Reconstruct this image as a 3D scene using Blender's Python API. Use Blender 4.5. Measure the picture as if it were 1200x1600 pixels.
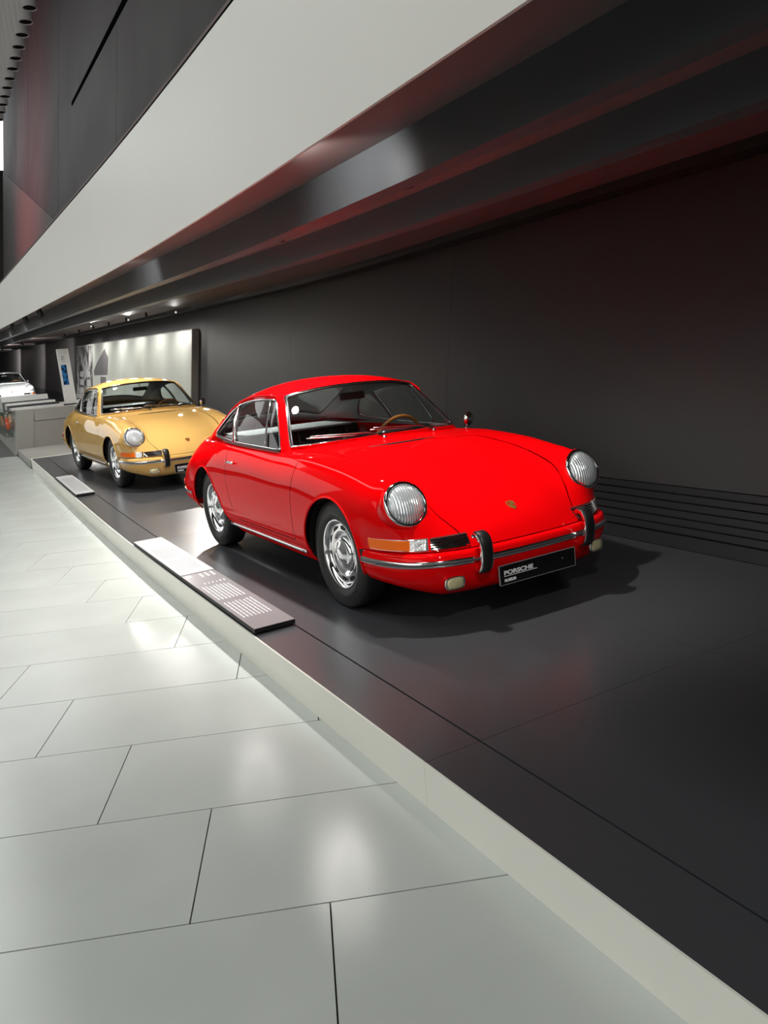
import bpy, math, random
import numpy as np
from mathutils import Vector, Matrix
from mathutils.bvhtree import BVHTree

random.seed(7)
for o in list(bpy.data.objects):
    bpy.data.objects.remove(o, do_unlink=True)
scene = bpy.context.scene
COL = scene.collection

# ------------------------------------------------------------------ camera
CAM_H = 1.382
F_PX, PITCH, ROLL, YAW = 1202.464, 0.1950, -0.0888, 0.5086
_F = Vector((math.sin(YAW)*math.cos(PITCH), math.cos(YAW)*math.cos(PITCH), -math.sin(PITCH)))
_R = Vector((math.cos(YAW), -math.sin(YAW), 0))
_U = _R.cross(_F)
_c, _s = math.cos(ROLL), math.sin(ROLL)
_R, _U = _R*_c + _U*_s, _U*_c - _R*_s
cam_data = bpy.data.cameras.new('camera')
cam_data.sensor_fit = 'AUTO'
cam_data.sensor_width = 36.0
cam_data.lens = 36.0*F_PX/1600.0
cam_data.clip_start = 0.05
cam_data.clip_end = 300
cam = bpy.data.objects.new('camera', cam_data)
COL.objects.link(cam)
M = Matrix((( _R.x, _U.x, -_F.x, 0), (_R.y, _U.y, -_F.y, 0), (_R.z, _U.z, -_F.z, CAM_H), (0, 0, 0, 1)))
cam.matrix_world = M
scene.camera = cam

# ------------------------------------------------------------------ view, world
vs = scene.view_settings
vs.view_transform = 'Standard'
vs.look = 'None'
vs.gamma = 1.0
vs.use_curve_mapping = False
vs.exposure = 0.07
world = bpy.data.worlds.new('world')
scene.world = world
world.use_nodes = True
wn = world.node_tree.nodes
wn['Background'].inputs[0].default_value = (0.86, 0.93, 1.0, 1)
wn['Background'].inputs[1].default_value = 0.028

# ------------------------------------------------------------------ large lights of the hall (luminous ceiling over the aisle, plus an added side wash)
def area_light(name, loc, size, power, color=(1, 1, 1), aim=None, sizey=None):
    l = bpy.data.lights.new(name, 'AREA')
    l.energy = power
    l.color = color
    l.shape = 'RECTANGLE'
    l.size = size
    l.size_y = sizey or size
    o = bpy.data.objects.new(name, l)
    COL.objects.link(o)
    o.location = loc
    if aim is not None:
        d = Vector(aim) - Vector(loc)
        o.rotation_euler = d.to_track_quat('-Z', 'Y').to_euler()
    return o

HALL_LIGHTS = [
    ((-1.6, 4.0, 9.0), 2.4, 12.0, 330, (0.95, 1.0, 0.96), (-1.4, 4.0, 0)),
    ((-1.6, 17.0, 9.4), 2.4, 13.0, 480, (0.96, 1.0, 0.96), (-1.4, 17.0, 0)),
    ((-8.7, 2.0, 3.6), 6.0, 20.0, 700, (1.0, 0.99, 0.96), (1.2, 3.0, 1.6)),  # unseen side wash by the left wall, added to lift lip and fascia
    ((-8.7, 22.5, 3.8), 6.0, 20.0, 520, (1.0, 0.99, 0.96), (1.2, 18.0, 1.8)),  # second added side wash, unseen, for the far stretch
]
for i, (loc, sx, sy, p, c, aim) in enumerate(HALL_LIGHTS):
    area_light('hall_light', loc, sy, p, c, aim, sx)

# ------------------------------------------------------------------ helpers
def label(o, lab, cat, group=None):
    o['label'] = lab
    o['category'] = cat
    if group:
        o['group'] = group
    return o

def structure(o):
    o['kind'] = 'structure'
    return o

def empty(name, loc=(0, 0, 0), rz=0.0, parent=None):
    o = bpy.data.objects.new(name, None)
    o.empty_display_size = 0.1
    COL.objects.link(o)
    o.location = loc
    o.rotation_euler = (0, 0, rz)
    if parent:
        o.parent = parent
    return o

def mesh_obj(name, verts, faces, mat=None, parent=None, smooth=False, normals=None):
    me = bpy.data.meshes.new(name)
    me.from_pydata([tuple(map(float, v)) for v in verts], [], [tuple(int(i) for i in f) for f in faces])
    if smooth or normals is not None:
        me.polygons.foreach_set('use_smooth', [True]*len(me.polygons))
    me.update()
    if normals is not None:
        me.normals_split_custom_set_from_vertices([tuple(map(float, n)) for n in normals])
    o = bpy.data.objects.new(name, me)
    COL.objects.link(o)
    if mat is not None:
        me.materials.append(mat)
    if parent is not None:
        o.parent = parent
    return o

class MB:
    """collects simple solids, builds one mesh object"""
    def __init__(self):
        self.v = []
        self.f = []
    def add(self, vs_, fs_):
        b = len(self.v)
        self.v += [tuple(map(float, p)) for p in vs_]
        self.f += [tuple(i+b for i in q) for q in fs_]
        return self
    def hexa(self, p):
        """8 points: bottom ring 0-3 (counter-clockwise from above), top ring 4-7"""
        return self.add(p, [(3, 2, 1, 0), (4, 5, 6, 7), (0, 1, 5, 4), (1, 2, 6, 5), (2, 3, 7, 6), (3, 0, 4, 7)])
    def box(self, x0, x1, y0, y1, z0, z1):
        return self.hexa([(x0, y0, z0), (x1, y0, z0), (x1, y1, z0), (x0, y1, z0), (x0, y0, z1), (x1, y0, z1), (x1, y1, z1), (x0, y1, z1)])
    def prism(self, poly, h0, h1, axis='z', fn=None):
        """poly list of 2d points extruded along axis between h0 and h1"""
        n = len(poly)
        def P(a, b, h):
            return {'z': (a, b, h), 'x': (h, a, b), 'y': (a, h, b)}[axis]
        vs_ = [P(a, b, h0) for a, b in poly]+[P(a, b, h1) for a, b in poly]
        fs_ = [tuple(range(n-1, -1, -1)), tuple(range(n, 2*n))]
        for i in range(n):
            j = (i+1) % n
            fs_.append((i, j, n+j, n+i))
        return self.add(vs_, fs_)
    def tube(self, pts, r, closed=False, n=8, up=None, rb=None):
        pts = [Vector(p) for p in pts]
        m = len(pts)
        rs = r if hasattr(r, '__len__') else [r]*m
        rb = rb if rb is not None else None
        prev = None
        vs_ = []
        for i, p in enumerate(pts):
            a = pts[(i-1) % m] if (closed or i > 0) else p
            b = pts[(i+1) % m] if (closed or i < m-1) else p
            t = (b-a)
            t = t.normalized() if t.length > 1e-9 else Vector((0, 0, 1))
            if prev is None:
                q = Vector(up) if up is not None else (Vector((0, 0, 1)) if abs(t.z) < .9 else Vector((1, 0, 0)))
            else:
                q = prev
            q = (q - t*q.dot(t))
            q = q.normalized() if q.length > 1e-6 else t.orthogonal().normalized()
            prev = q
            s = t.cross(q)
            for k in range(n):
                an = 2*math.pi*(k+.5)/n
                vs_.append(p + q*(math.cos(an)*rs[i]) + s*(math.sin(an)*(rb if rb else rs[i])))
        fs_ = []
        for i in range(m if closed else m-1):
            j = (i+1) % m
            for k in range(n):
                l = (k+1) % n
                fs_.append((i*n+k, i*n+l, j*n+l, j*n+k))
        if not closed:
            fs_.append(tuple(range(n-1, -1, -1)))
            fs_.append(tuple((m-1)*n+k for k in range(n)))
        return self.add(vs_, fs_)
    def lathe(self, prof, origin=(0, 0, 0), axis=(0, 0, 1), n=32, sx=1.0, sy=1.0, ref=None, caps=True):
        """prof: list of (radius, height along axis)"""
        ax = Vector(axis).normalized()
        u = Vector(ref) if ref is not None else ax.orthogonal()
        u = (u-ax*u.dot(ax)).normalized()
        w = ax.cross(u)
        o = Vector(origin)
        vs_, fs_ = [], []
        for r, h in prof:
            for k in range(n):
                a = 2*math.pi*k/n
                vs_.append(o+ax*h+u*(r*sx*math.cos(a))+w*(r*sy*math.sin(a)))
        for i in range(len(prof)-1):
            for k in range(n):
                l = (k+1) % n
                fs_.append((i*n+k, i*n+l, (i+1)*n+l, (i+1)*n+k))
        if caps and prof[0][0] > 1e-6:
            fs_.append(tuple(range(n-1, -1, -1)))
        if caps and prof[-1][0] > 1e-6:
            fs_.append(tuple((len(prof)-1)*n+k for k in range(n)))
        return self.add(vs_, fs_)
    def rbox(self, cx, cy, cz, sx, sy, sz, r, seg=3):
        """box with rounded vertical/horizontal edges (super-ellipsoid like rounding by offset grid)"""
        n = seg
        hx, hy, hz = sx/2-r, sy/2-r, sz/2-r
        vs_, fs_, idx = [], [], {}
        rows = []
        lat = [-90+90*i/n for i in range(n+1)]+[90*i/n for i in range(n+1)]
        for li, la in enumerate(lat):
            zz = (-hz if li <= n else hz)+r*math.sin(math.radians(la))
            cr = r*math.cos(math.radians(la))
            row = []
            for q, (qx, qy) in enumerate(((1, 1), (-1, 1), (-1, -1), (1, -1))):
                for k in range(n+1):
                    a = math.radians(90*q+90*k/n)
                    row.append(len(vs_))
                    vs_.append((cx+qx*hx+cr*math.cos(a), cy+qy*hy+cr*math.sin(a), cz+zz))
            rows.append(row)
        m = len(rows[0])
        for a, b in zip(rows[:-1], rows[1:]):
            for k in range(m):
                l = (k+1) % m
                fs_.append((a[k], a[l], b[l], b[k]))
        fs_.append(tuple(reversed(rows[0])))
        fs_.append(tuple(rows[-1]))
        return self.add(vs_, fs_)
    def xform(self, mat):
        self.v = [tuple(mat @ Vector(p)) for p in self.v]
        return self
    def build(self, name, mat=None, parent=None, smooth=False, auto=None):
        o = mesh_obj(name, self.v, self.f, mat, parent, smooth)
        if auto is not None:
            me = o.data
            me.polygons.foreach_set('use_smooth', [True]*len(me.polygons))
            import bmesh
            bm = bmesh.new()
            bm.from_mesh(me)
            bmesh.ops.remove_doubles(bm, verts=bm.verts, dist=1e-6)
            for e in bm.edges:
                if len(e.link_faces) == 2 and e.calc_face_angle(0) > math.radians(auto):
                    e.smooth = False
            bm.to_mesh(me)
            bm.free()
        return o

# ------------------------------------------------------------------ materials
MATS = {}
def mat(name, base, rough=.5, metal=0.0, spec=.5, coat=0.0, coat_rough=.03, noise=None, bump=None, emit=None, estr=0, trans=0, ior=1.45):
    if name in MATS:
        return MATS[name]
    m = bpy.data.materials.new(name)
    m.use_nodes = True
    nt = m.node_tree
    b = nt.nodes['Principled BSDF']
    b.inputs['Base Color'].default_value = (*base, 1)
    b.inputs['Roughness'].default_value = rough
    b.inputs['Metallic'].default_value = metal
    b.inputs['Specular IOR Level'].default_value = spec
    b.inputs['Coat Weight'].default_value = coat
    b.inputs['Coat Roughness'].default_value = coat_rough
    b.inputs['IOR'].default_value = ior
    b.inputs['Transmission Weight'].default_value = trans
    if emit:
        b.inputs['Emission Color'].default_value = (*emit, 1)
        b.inputs['Emission Strength'].default_value = estr
    tc = None
    if noise or bump:
        tc = nt.nodes.new('ShaderNodeTexCoord')
    if noise:
        sc, amt = noise[:2]
        n = nt.nodes.new('ShaderNodeTexNoise')
        n.inputs['Scale'].default_value = sc
        n.inputs['Detail'].default_value = 6
        mp = nt.nodes.new('ShaderNodeMapping')
        if len(noise) > 2:
            mp.inputs['Scale'].default_value = noise[2]
        nt.links.new(tc.outputs['Object'], mp.inputs[0])
        nt.links.new(mp.outputs[0], n.inputs['Vector'])
        r = nt.nodes.new('ShaderNodeMapRange')
        r.inputs['From Min'].default_value = .3
        r.inputs['From Max'].default_value = .7
        r.inputs['To Min'].default_value = 1-amt
        r.inputs['To Max'].default_value = 1+amt
        nt.links.new(n.outputs['Fac'], r.inputs['Value'])
        mx = nt.nodes.new('ShaderNodeVectorMath')
        mx.operation = 'SCALE'
        mx.inputs[0].default_value = base
        nt.links.new(r.outputs[0], mx.inputs['Scale'])
        nt.links.new(mx.outputs[0], b.inputs['Base Color'])
        rr = nt.nodes.new('ShaderNodeMath')
        rr.operation = 'MULTIPLY'
        rr.inputs[1].default_value = rough
        nt.links.new(r.outputs[0], rr.inputs[0])
        nt.links.new(rr.outputs[0], b.inputs['Roughness'])
    if bump:
        sc, st = bump[:2]
        n = nt.nodes.new('ShaderNodeTexNoise')
        n.inputs['Scale'].default_value = sc
        nt.links.new(tc.outputs['Object'], n.inputs['Vector'])
        bp = nt.nodes.new('ShaderNodeBump')
        bp.inputs['Strength'].default_value = st
        bp.inputs['Distance'].default_value = .01
        nt.links.new(n.outputs['Fac'], bp.inputs['Height'])
        nt.links.new(bp.outputs[0], b.inputs['Normal'])
    MATS[name] = m
    return m

def glass_mat(name, tint=(1, 1, 1), refl=1.0):
    if name in MATS:
        return MATS[name]
    m = bpy.data.materials.new(name)
    m.use_nodes = True
    nt = m.node_tree
    nt.nodes.remove(nt.nodes['Principled BSDF'])
    out = nt.nodes['Material Output']
    tr = nt.nodes.new('ShaderNodeBsdfTransparent')
    tr.inputs[0].default_value = (*tint, 1)
    gl = nt.nodes.new('ShaderNodeBsdfGlossy')
    gl.inputs['Roughness'].default_value = .01
    lw = nt.nodes.new('ShaderNodeLayerWeight')
    lw.inputs['Blend'].default_value = .5
    pw = nt.nodes.new('ShaderNodeMath')
    pw.operation = 'POWER'
    pw.inputs[1].default_value = 4.0
    nt.links.new(lw.outputs['Facing'], pw.inputs[0])
    mu = nt.nodes.new('ShaderNodeMath')
    mu.operation = 'MULTIPLY_ADD'
    mu.inputs[1].default_value = .85*refl
    mu.inputs[2].default_value = .05*refl
    nt.links.new(pw.outputs[0], mu.inputs[0])
    mx = nt.nodes.new('ShaderNodeMixShader')
    nt.links.new(mu.outputs[0], mx.inputs[0])
    nt.links.new(tr.outputs[0], mx.inputs[1])
    nt.links.new(gl.outputs[0], mx.inputs[2])
    nt.links.new(mx.outputs[0], out.inputs[0])
    MATS[name] = m
    return m

M_TILE = mat('floor_tile', (.53, .555, .53), .17, noise=(1.6, .05), bump=(420, .04), spec=.35)
M_JOINT = mat('tile_joint', (.10, .10, .095), .9)
M_LIP = mat('cream_lip', (.80, .79, .72), .45, noise=(2.0, .02))
M_DECK = mat('black_deck', (.054, .055, .061), .28, spec=.9)
M_GROOVE = mat('groove_black', (.004, .004, .004), .8)
M_WALL = mat('charcoal_wall', (.037, .0345, .0355), .55, noise=(1.2, .04))
M_SLAT = mat('slat_charcoal', (.022, .022, .025), .45)
M_FASCIA = mat('fascia_white', (.72, .71, .67), .42, noise=(1.2, .015))
M_CEIL = mat('soffit_dark', (.13, .10, .098), .65, spec=.2)
M_BEAM = mat('beam_grey', (.10, .11, .12), .36, metal=.3)
M_UPPER = mat('upper_wall', (.024, .0175, .0195), .7, spec=.2, noise=(.8, .06))
M_UPPER2 = mat('end_wall_and_shade', (.060, .057, .054), .7, spec=.2, noise=(.8, .05))  # grey of the end wall and of the slab painting a shadow zone
M_BLACK = mat('matte_black', (.006, .006, .006), .6)
M_BLOCK = mat('block_grey', (.30, .29, .265), .45, noise=(2, .03))
M_WHITE = mat('white_satin', (.64, .64, .63), .35)
M_PANELGREY = mat('panel_grey', (.20, .19, .20), .35)
M_INKD = mat('ink_dark', (.25, .25, .26), .6)
M_INKW = mat('ink_white', (.78, .78, .78), .6)
M_CHROME = mat('chrome', (.80, .81, .82), .07, metal=1.0)
M_STEEL = mat('satin_steel', (.62, .63, .64), .22, metal=1.0)
M_RUBBER = mat('rubber', (.010, .010, .010), .42)
M_TYRE = mat('tyre', (.016, .016, .016), .5, bump=(60, .08))
M_LEATHER = mat('black_leather', (.013, .014, .016), .30, bump=(90, .06))
M_LINER = mat('headliner', (.26, .27, .275), .8)
M_CARPET = mat('carpet', (.012, .012, .013), .9)
M_WOOD = mat('steering_wood', (.32, .12, .03), .25, coat=.8)
M_AMBER = mat('amber_lens', (.95, .17, .012), .2, coat=.2, spec=.1)
M_CLEAR = mat('clear_lens', (.72, .74, .74), .1, metal=.55, coat=1.0, bump=(70, .5))
M_FOG = mat('fog_lens', (.72, .66, .38), .12, metal=.35, coat=1.0, bump=(90, .5))
M_REDLENS = mat('red_lens', (.5, .01, .01), .12, coat=1.0)
M_GOLD = mat('crest_gold', (.65, .42, .10), .25, metal=.8)
M_PLATE = mat('plate_black', (.005, .005, .006), .18, coat=.6)
M_GLASS = glass_mat('car_glass', (.90, .95, .94), .9)
M_CASEGLASS = glass_mat('case_glass', (.93, .97, .96), 1.0)
M_RED = mat('red_paint', (.72, .0012, .0025), .28, coat=.34, coat_rough=.02, spec=0.0)
M_YELLOW = mat('ochre_paint', (.66, .40, .125), .28, coat=1.0, coat_rough=.03, spec=0.0)
M_WPAINT = mat('white_paint', (.75, .80, .82), .28, coat=1.0, coat_rough=.03, spec=0.0)
M_SHADE = mat('lamp_black', (.012, .012, .013), .4)
M_LAMP = mat('lamp_glow', (1, 1, 1), .4, emit=(1, .95, .86), estr=.6)

def headlamp_mat():
    m = mat('headlamp_lens', (.78, .83, .86), .14, metal=.55, coat=1.0)
    nt = m.node_tree
    b = nt.nodes['Principled BSDF']
    tc = nt.nodes.new('ShaderNodeTexCoord')
    w = nt.nodes.new('ShaderNodeTexWave')
    w.wave_type = 'BANDS'
    w.bands_direction = 'X'
    w.inputs['Scale'].default_value = 22
    w.inputs['Distortion'].default_value = 1.2
    w.inputs['Detail'].default_value = 2
    nt.links.new(tc.outputs['Object'], w.inputs['Vector'])
    n = nt.nodes.new('ShaderNodeTexNoise')
    n.inputs['Scale'].default_value = 11
    nt.links.new(tc.outputs['Object'], n.inputs['Vector'])
    ad = nt.nodes.new('ShaderNodeMath')
    ad.operation = 'ADD'
    nt.links.new(w.outputs['Fac'], ad.inputs[0])
    nt.links.new(n.outputs['Fac'], ad.inputs[1])
    bp = nt.nodes.new('ShaderNodeBump')
    bp.inputs['Strength'].default_value = .5
    bp.inputs['Distance'].default_value = .012
    nt.links.new(ad.outputs[0], bp.inputs['Height'])
    nt.links.new(bp.outputs[0], b.inputs['Normal'])
    return m
M_HEAD = headlamp_mat()

# ================================================================== the setting
FLOOR_Z = -0.173
LIP_X = 1.247
def ramp(y, y0, s, w=2.0):
    if y <= y0-w:
        return 0.0
    if y >= y0+w:
        return s*(y-y0)
    return s*(y-y0+w)**2/(4*w)
def zr(y):            # the hall climbs gently behind the first car
    return ramp(y, 7.2, .033)
def zo(y):            # overhead parts climb a little earlier
    return ramp(y, 4.2, .036)
def zc3(y):
    return ramp(y, 8.3, .034)
FAR = 90
def ycuts_between(y0, y1, c, w=2.0):
    return [y0]+[q for q in (c-w, c-.6*w, c-.2*w, c+.2*w, c+.6*w, c+w) if y0 < q < y1]+[y1]

# ---- aisle floor with tiles
fl = MB()
ys = ycuts_between(-4, 40, 7.2)
for y0, y1 in zip(ys[:-1], ys[1:]):
    a, b = zr(y0)+FLOOR_Z-.03, zr(y1)+FLOOR_Z-.03
    fl.hexa([(-9, y0, a-.2), (5.5, y0, a-.2), (5.5, y1, b-.2), (-9, y1, b-.2), (-9, y0, a), (5.5, y0, a), (5.5, y1, b), (-9, y1, b)])
floor = structure(fl.build('floor', M_JOINT))
TA = -0.4131
AV = Vector((math.cos(TA), math.sin(TA), 0))
BV = Vector((-math.sin(TA), math.cos(TA), 0))
TP, TL, TS = .6002, 1.2305, .4100
G = .0024
tm = MB().box(-TL/2+G, TL/2-G, -TP/2+G, TP/2-G, -.029, 0.0)
tile_mesh = None
for k in range(-3, 26):
    b0 = 2.0288+k*TP
    for j in range(-12, 8):
        a0 = -.4778-TS*k+TL*j
        c = AV*(a0+TL/2)+BV*(b0+TP/2)
        if c.x > 2.1 or c.x < -4.2 or c.y < -.6 or c.y > 17.0:
            continue
        # only tiles the photograph could see
        d = Vector((c.x, c.y, FLOOR_Z-CAM_H))
        dep = d.dot(_F)
        if dep < .4:
            continue
        px = 600+F_PX*d.dot(_R)/dep
        py = 800-F_PX*d.dot(_U)/dep
        if px < -700 or px > 1500 or py > 2900:
            continue
        if tile_mesh is None:
            o = tm.build('tile', M_TILE, floor)
            tile_mesh = o.data
        else:
            o = bpy.data.objects.new('tile', tile_mesh)
            COL.objects.link(o)
            o.parent = floor
        z = FLOOR_Z+zr(c.y)
        o.location = (c.x, c.y, z)
        sl = (zr(c.y+.3)-zr(c.y-.3))/.6
        nrm = Vector((0, -sl, 1)).normalized()
        ax = (AV-nrm*AV.dot(nrm)).normalized()
        ay = nrm.cross(ax)
        o.rotation_euler = Matrix((ax, ay, nrm)).transposed().to_euler()

# ---- raised display platform
PEND = 14.45
plat = empty('display_platform', (LIP_X, 0, 0))
label(plat, 'long low black display platform with a cream lip under the red and ochre cars', 'platform')
def pobj(mb, name, m):
    mb.v = [(x-LIP_X, y, z) for x, y, z in mb.v]
    return mb.build(name, m, plat)
def rslab(mb, x0, x1, y0, y1, h0, h1):
    cuts = ycuts_between(y0, y1, 7.2)
    for a, b in zip(cuts[:-1], cuts[1:]):
        za, zb = zr(a), zr(b)
        mb.hexa([(x0, a, za+h0), (x1, a, za+h0), (x1, b, zb+h0), (x0, b, zb+h0), (x0, a, za+h1), (x1, a, za+h1), (x1, b, zb+h1), (x0, b, zb+h1)])
    return mb
pobj(rslab(MB(), 1.257, 3.99, -1.5, PEND, -.172, -.012), 'platform_core', M_GROOVE)
ycuts = [-1.5, 2.112, 6.73, 10.9, PEND]
for a, b in zip(ycuts[:-1], ycuts[1:]):
    pobj(rslab(MB(), LIP_X, LIP_X+.008, a+.0008, b-.0008, -.1725, .0), 'lip_board', M_LIP)
    pobj(rslab(MB(), LIP_X+.009, 1.4865, a+.001, b-.001, -.012, -.0005), 'edge_board', M_DECK)
    for x0, x1 in ((1.4955, 2.75), (2.752, 4.03)):
        pobj(rslab(MB(), x0, x1, a+.001, b-.001, -.012, 0.0), 'deck_board', M_DECK)
pobj(rslab(MB(), LIP_X, 4.03, PEND, PEND+.06, -.1725, .004), 'end_lip', M_LIP)

# grey step in front of the far block
stp = MB()
rslab(stp, LIP_X-.02, 4.1, PEND+.06, 17.0, -.15, -.03)
structure(stp.build('floor', M_BLOCK))

# ---- dark back wall, leaning back a little, with slatted base
LEAN = .15
def wx(z, off=0.0):
    return 4.04+off+LEAN*z
def wall_slab(mb, y0, y1, z0f, z1f, off, th, yc=7.2):
    cuts = ycuts_between(y0, y1, yc)
    for a, b in zip(cuts[:-1], cuts[1:]):
        P = []
        for (yy, zz, d) in ((a, z0f(a), off), (a, z0f(a), off+th), (b, z0f(b), off+th), (b, z0f(b), off),
                            (a, z1f(a), off), (a, z1f(a), off+th), (b, z1f(b), off+th), (b, z1f(b), off)):
            P.append((wx(zz, d), yy, zz))
        mb.hexa(P)
    return mb
wall = structure(wall_slab(MB(), -3, FAR, lambda y: -.25, lambda y: 6.4, .03, .2).build('wall_right', M_GROOVE))
joints = [-3, 2.4, 6.1, 9.9, 13.75, 17.6, 21.5, 25.4, 29.3, 33.2, 37.1, 41, 45, 50, 60, FAR]
for a, b in zip(joints[:-1], joints[1:]):
    wall_slab(MB(), a+.0015, b-.0015, lambda y: zr(y)+.405, lambda y: 6.3, 0.0, .03).build('wall_panel_or_shade', M_WALL, wall)
nsl = 6
wall_slab(MB(), -3, FAR, lambda y: zr(y)-.0, lambda y: zr(y)+.083, .0, .03).build('base_board', M_SLAT, wall)
for i in range(nsl):
    h0 = .095+i*.052
    wall_slab(MB(), -3, FAR, lambda y: zr(y)+h0, lambda y: zr(y)+h0+.042, .004, .028).build('slat', M_SLAT, wall)

# ---- overhead: white fascia, recesses, beams, soffit
def oslab(mb, x0, x1, y0, y1, z0, z1, x0t=None, x1t=None, f=zo, yc=4.2):
    cuts = ycuts_between(y0, y1, yc)
    x0t = x0 if x0t is None else x0t
    x1t = x1 if x1t is None else x1t
    for a, b in zip(cuts[:-1], cuts[1:]):
        za, zb = f(a), f(b)
        mb.hexa([(x0, a, za+z0), (x1, a, za+z0), (x1, b, zb+z0), (x0, b, zb+z0), (x0t, a, za+z1), (x1t, a, za+z1), (x1t, b, zb+z1), (x0t, b, zb+z1)])
    return mb
fas = MB()
oslab(fas, 1.25, 1.262, -2.5, FAR, 2.113, 2.785)
structure(fas.build('trim_1', M_FASCIA))
soff = oslab(MB(), 1.262, 1.885, -2.5, FAR, 2.315, 2.5)
oslab(soff, 1.95, 2.55, -2.5, FAR, 2.262, 2.5)
oslab(soff, 2.56, 4.9, -2.5, FAR, 2.40, 2.5, f=zc3, yc=8.3)
oslab(soff, 1.25, 2.3, -2.5, FAR, 2.775, 2.80)
structure(soff.build('ceiling', M_CEIL))
structure(oslab(MB(), 1.885, 1.99, -2.5, FAR, 2.118, 2.40).build('trim_2', M_BEAM))
structure(oslab(MB(), 2.5, 2.62, -2.5, FAR, 2.103, 2.42).build('trim_3', M_BEAM))
structure(oslab(MB(), 4.1, 4.32, -2.5, FAR, 2.34, 2.42, f=zc3, yc=8.3).build('trim_4', M_BLACK))

# ---- upper wall above the fascia, leaning back like the lower one
UL = .16
def ushear(mb):
    mb.v = [(x+UL*(z-2.8), y, z) for x, y, z in mb.v]
    return mb
upper = structure(ushear(MB().prism([(-3, 2.6), (4.2, 2.6), (27.8, 3.5), (27.8, 12.4), (-3, 12.4)], 2.2, 2.4, 'x')).build('wall_upper', M_UPPER))
for yj in (5.4, 10.2, 15.3, 20.4):
    ushear(MB().box(2.1975, 2.2, yj-.005, yj+.005, 2.75+.037*max(0, yj-4.2), 12)).build('panel_joint', mat('joint_dark', (.022, .02, .02), .7), upper)
ushear(MB().prism([(13.0, 3.0), (27.78, 3.55), (27.78, 8.1), (16.7, 4.70), (14.0, 3.87)], 2.185, 2.2, 'x')).build('wall_panel_or_shade', M_UPPER2, upper)  # grey slab stands in for a shadow zone below a diagonal edge
ushear(MB().prism([(6.0, 5.50), (9.65, 5.60), (13.72, 5.735), (13.72, 5.79), (9.65, 5.70), (6.0, 5.62)], 2.19, 2.2, 'x')).build('light_slot', mat('slot_black', (.002, .002, .002), .9, spec=0.0), upper)
structure(MB().box(-12, 4.6, 30.0, 30.2, 8.72, 11.6).build('window_1', mat('window_bright', (.9, .9, .9), .5, emit=(.95, .98, 1.0), estr=2.2)))
structure(MB().box(-12, 4.6, 30.0, 30.2, 5.0, 8.70).build('wall_end', M_UPPER2))
structure(MB().box(-12, 14, FAR, FAR+.3, -1, 12).build('wall_far', M_WALL))
structure(MB().box(-12, 8, -6, 60, 12.5, 12.7).build('ceiling', M_UPPER))
structure(MB().box(-9.3, -9.0, -6, 60, -.5, 12.5).build('wall_left', mat('hall_wall', (.45, .45, .44), .6)))
structure(MB().box(-9, 5.4, -6.3, -6.0, -.5, 12.5).build('wall_back', mat('hall_wall2', (.22, .22, .22), .6)))

# ================================================================== car surfaces
def bspline_basis(t, n):
    i = min(int(math.floor(t)), n-2)
    u = t-i
    w = [(1-u)**3/6, (3*u**3-6*u*u+4)/6, (-3*u**3+3*u*u+3*u+1)/6, u**3/6]
    row = np.zeros(n)
    for k, c in zip((i-1, i, i+1, i+2), w):
        if k < 0:
            row[0] += 2*c
            row[1] -= c
        elif k > n-1:
            row[n-1] += 2*c
            row[n-2] -= c
        else:
            row[k] += c
    return row
def spline_mats(n, ts, k):
    A = np.array([bspline_basis(i, n) for i in range(n)])
    I = np.linalg.inv(A)
    S = np.array([bspline_basis(t, n) for t in ts])
    return S @ ((1-k)*np.eye(n)+k*I)
def surf(net, sub_u, sub_v, k=.8):
    """net: [stations][rows][3] for y>=0 starting at the centre line; returns V, N, T of the full mirrored surface"""
    net = np.array(net, float)
    mir = net[:, :0:-1, :].copy()
    mir[:, :, 1] *= -1
    full = np.concatenate([mir, net], axis=1)
    nu, nv = full.shape[:2]
    tu = np.linspace(0, nu-1, (nu-1)*sub_u+1)
    tv = np.linspace(0, nv-1, (nv-1)*sub_v+1)
    Su, Sv = spline_mats(nu, tu, k), spline_mats(nv, tv, k)
    P = np.einsum('ai,ijc,bj->abc', Su, full, Sv)
    du = np.gradient(P, axis=0)
    dv = np.gradient(P, axis=1)
    N = np.cross(du, dv)
    N /= np.maximum(np.linalg.norm(N, axis=2, keepdims=True), 1e-9)
    mu, mv = P.shape[:2]
    idx = np.arange(mu*mv).reshape(mu, mv)
    a, b, c, d = idx[:-1, :-1].ravel(), idx[1:, :-1].ravel(), idx[1:, 1:].ravel(), idx[:-1, 1:].ravel()
    T = np.concatenate([np.stack([a, b, c], 1), np.stack([a, c, d], 1)])
    V = P.reshape(-1, 3)
    N = N.reshape(-1, 3)
    if N[idx[mu//2, mv//2]][2] < 0:
        N = -N
        T = T[:, ::-1]
    return V, N, T
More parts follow.
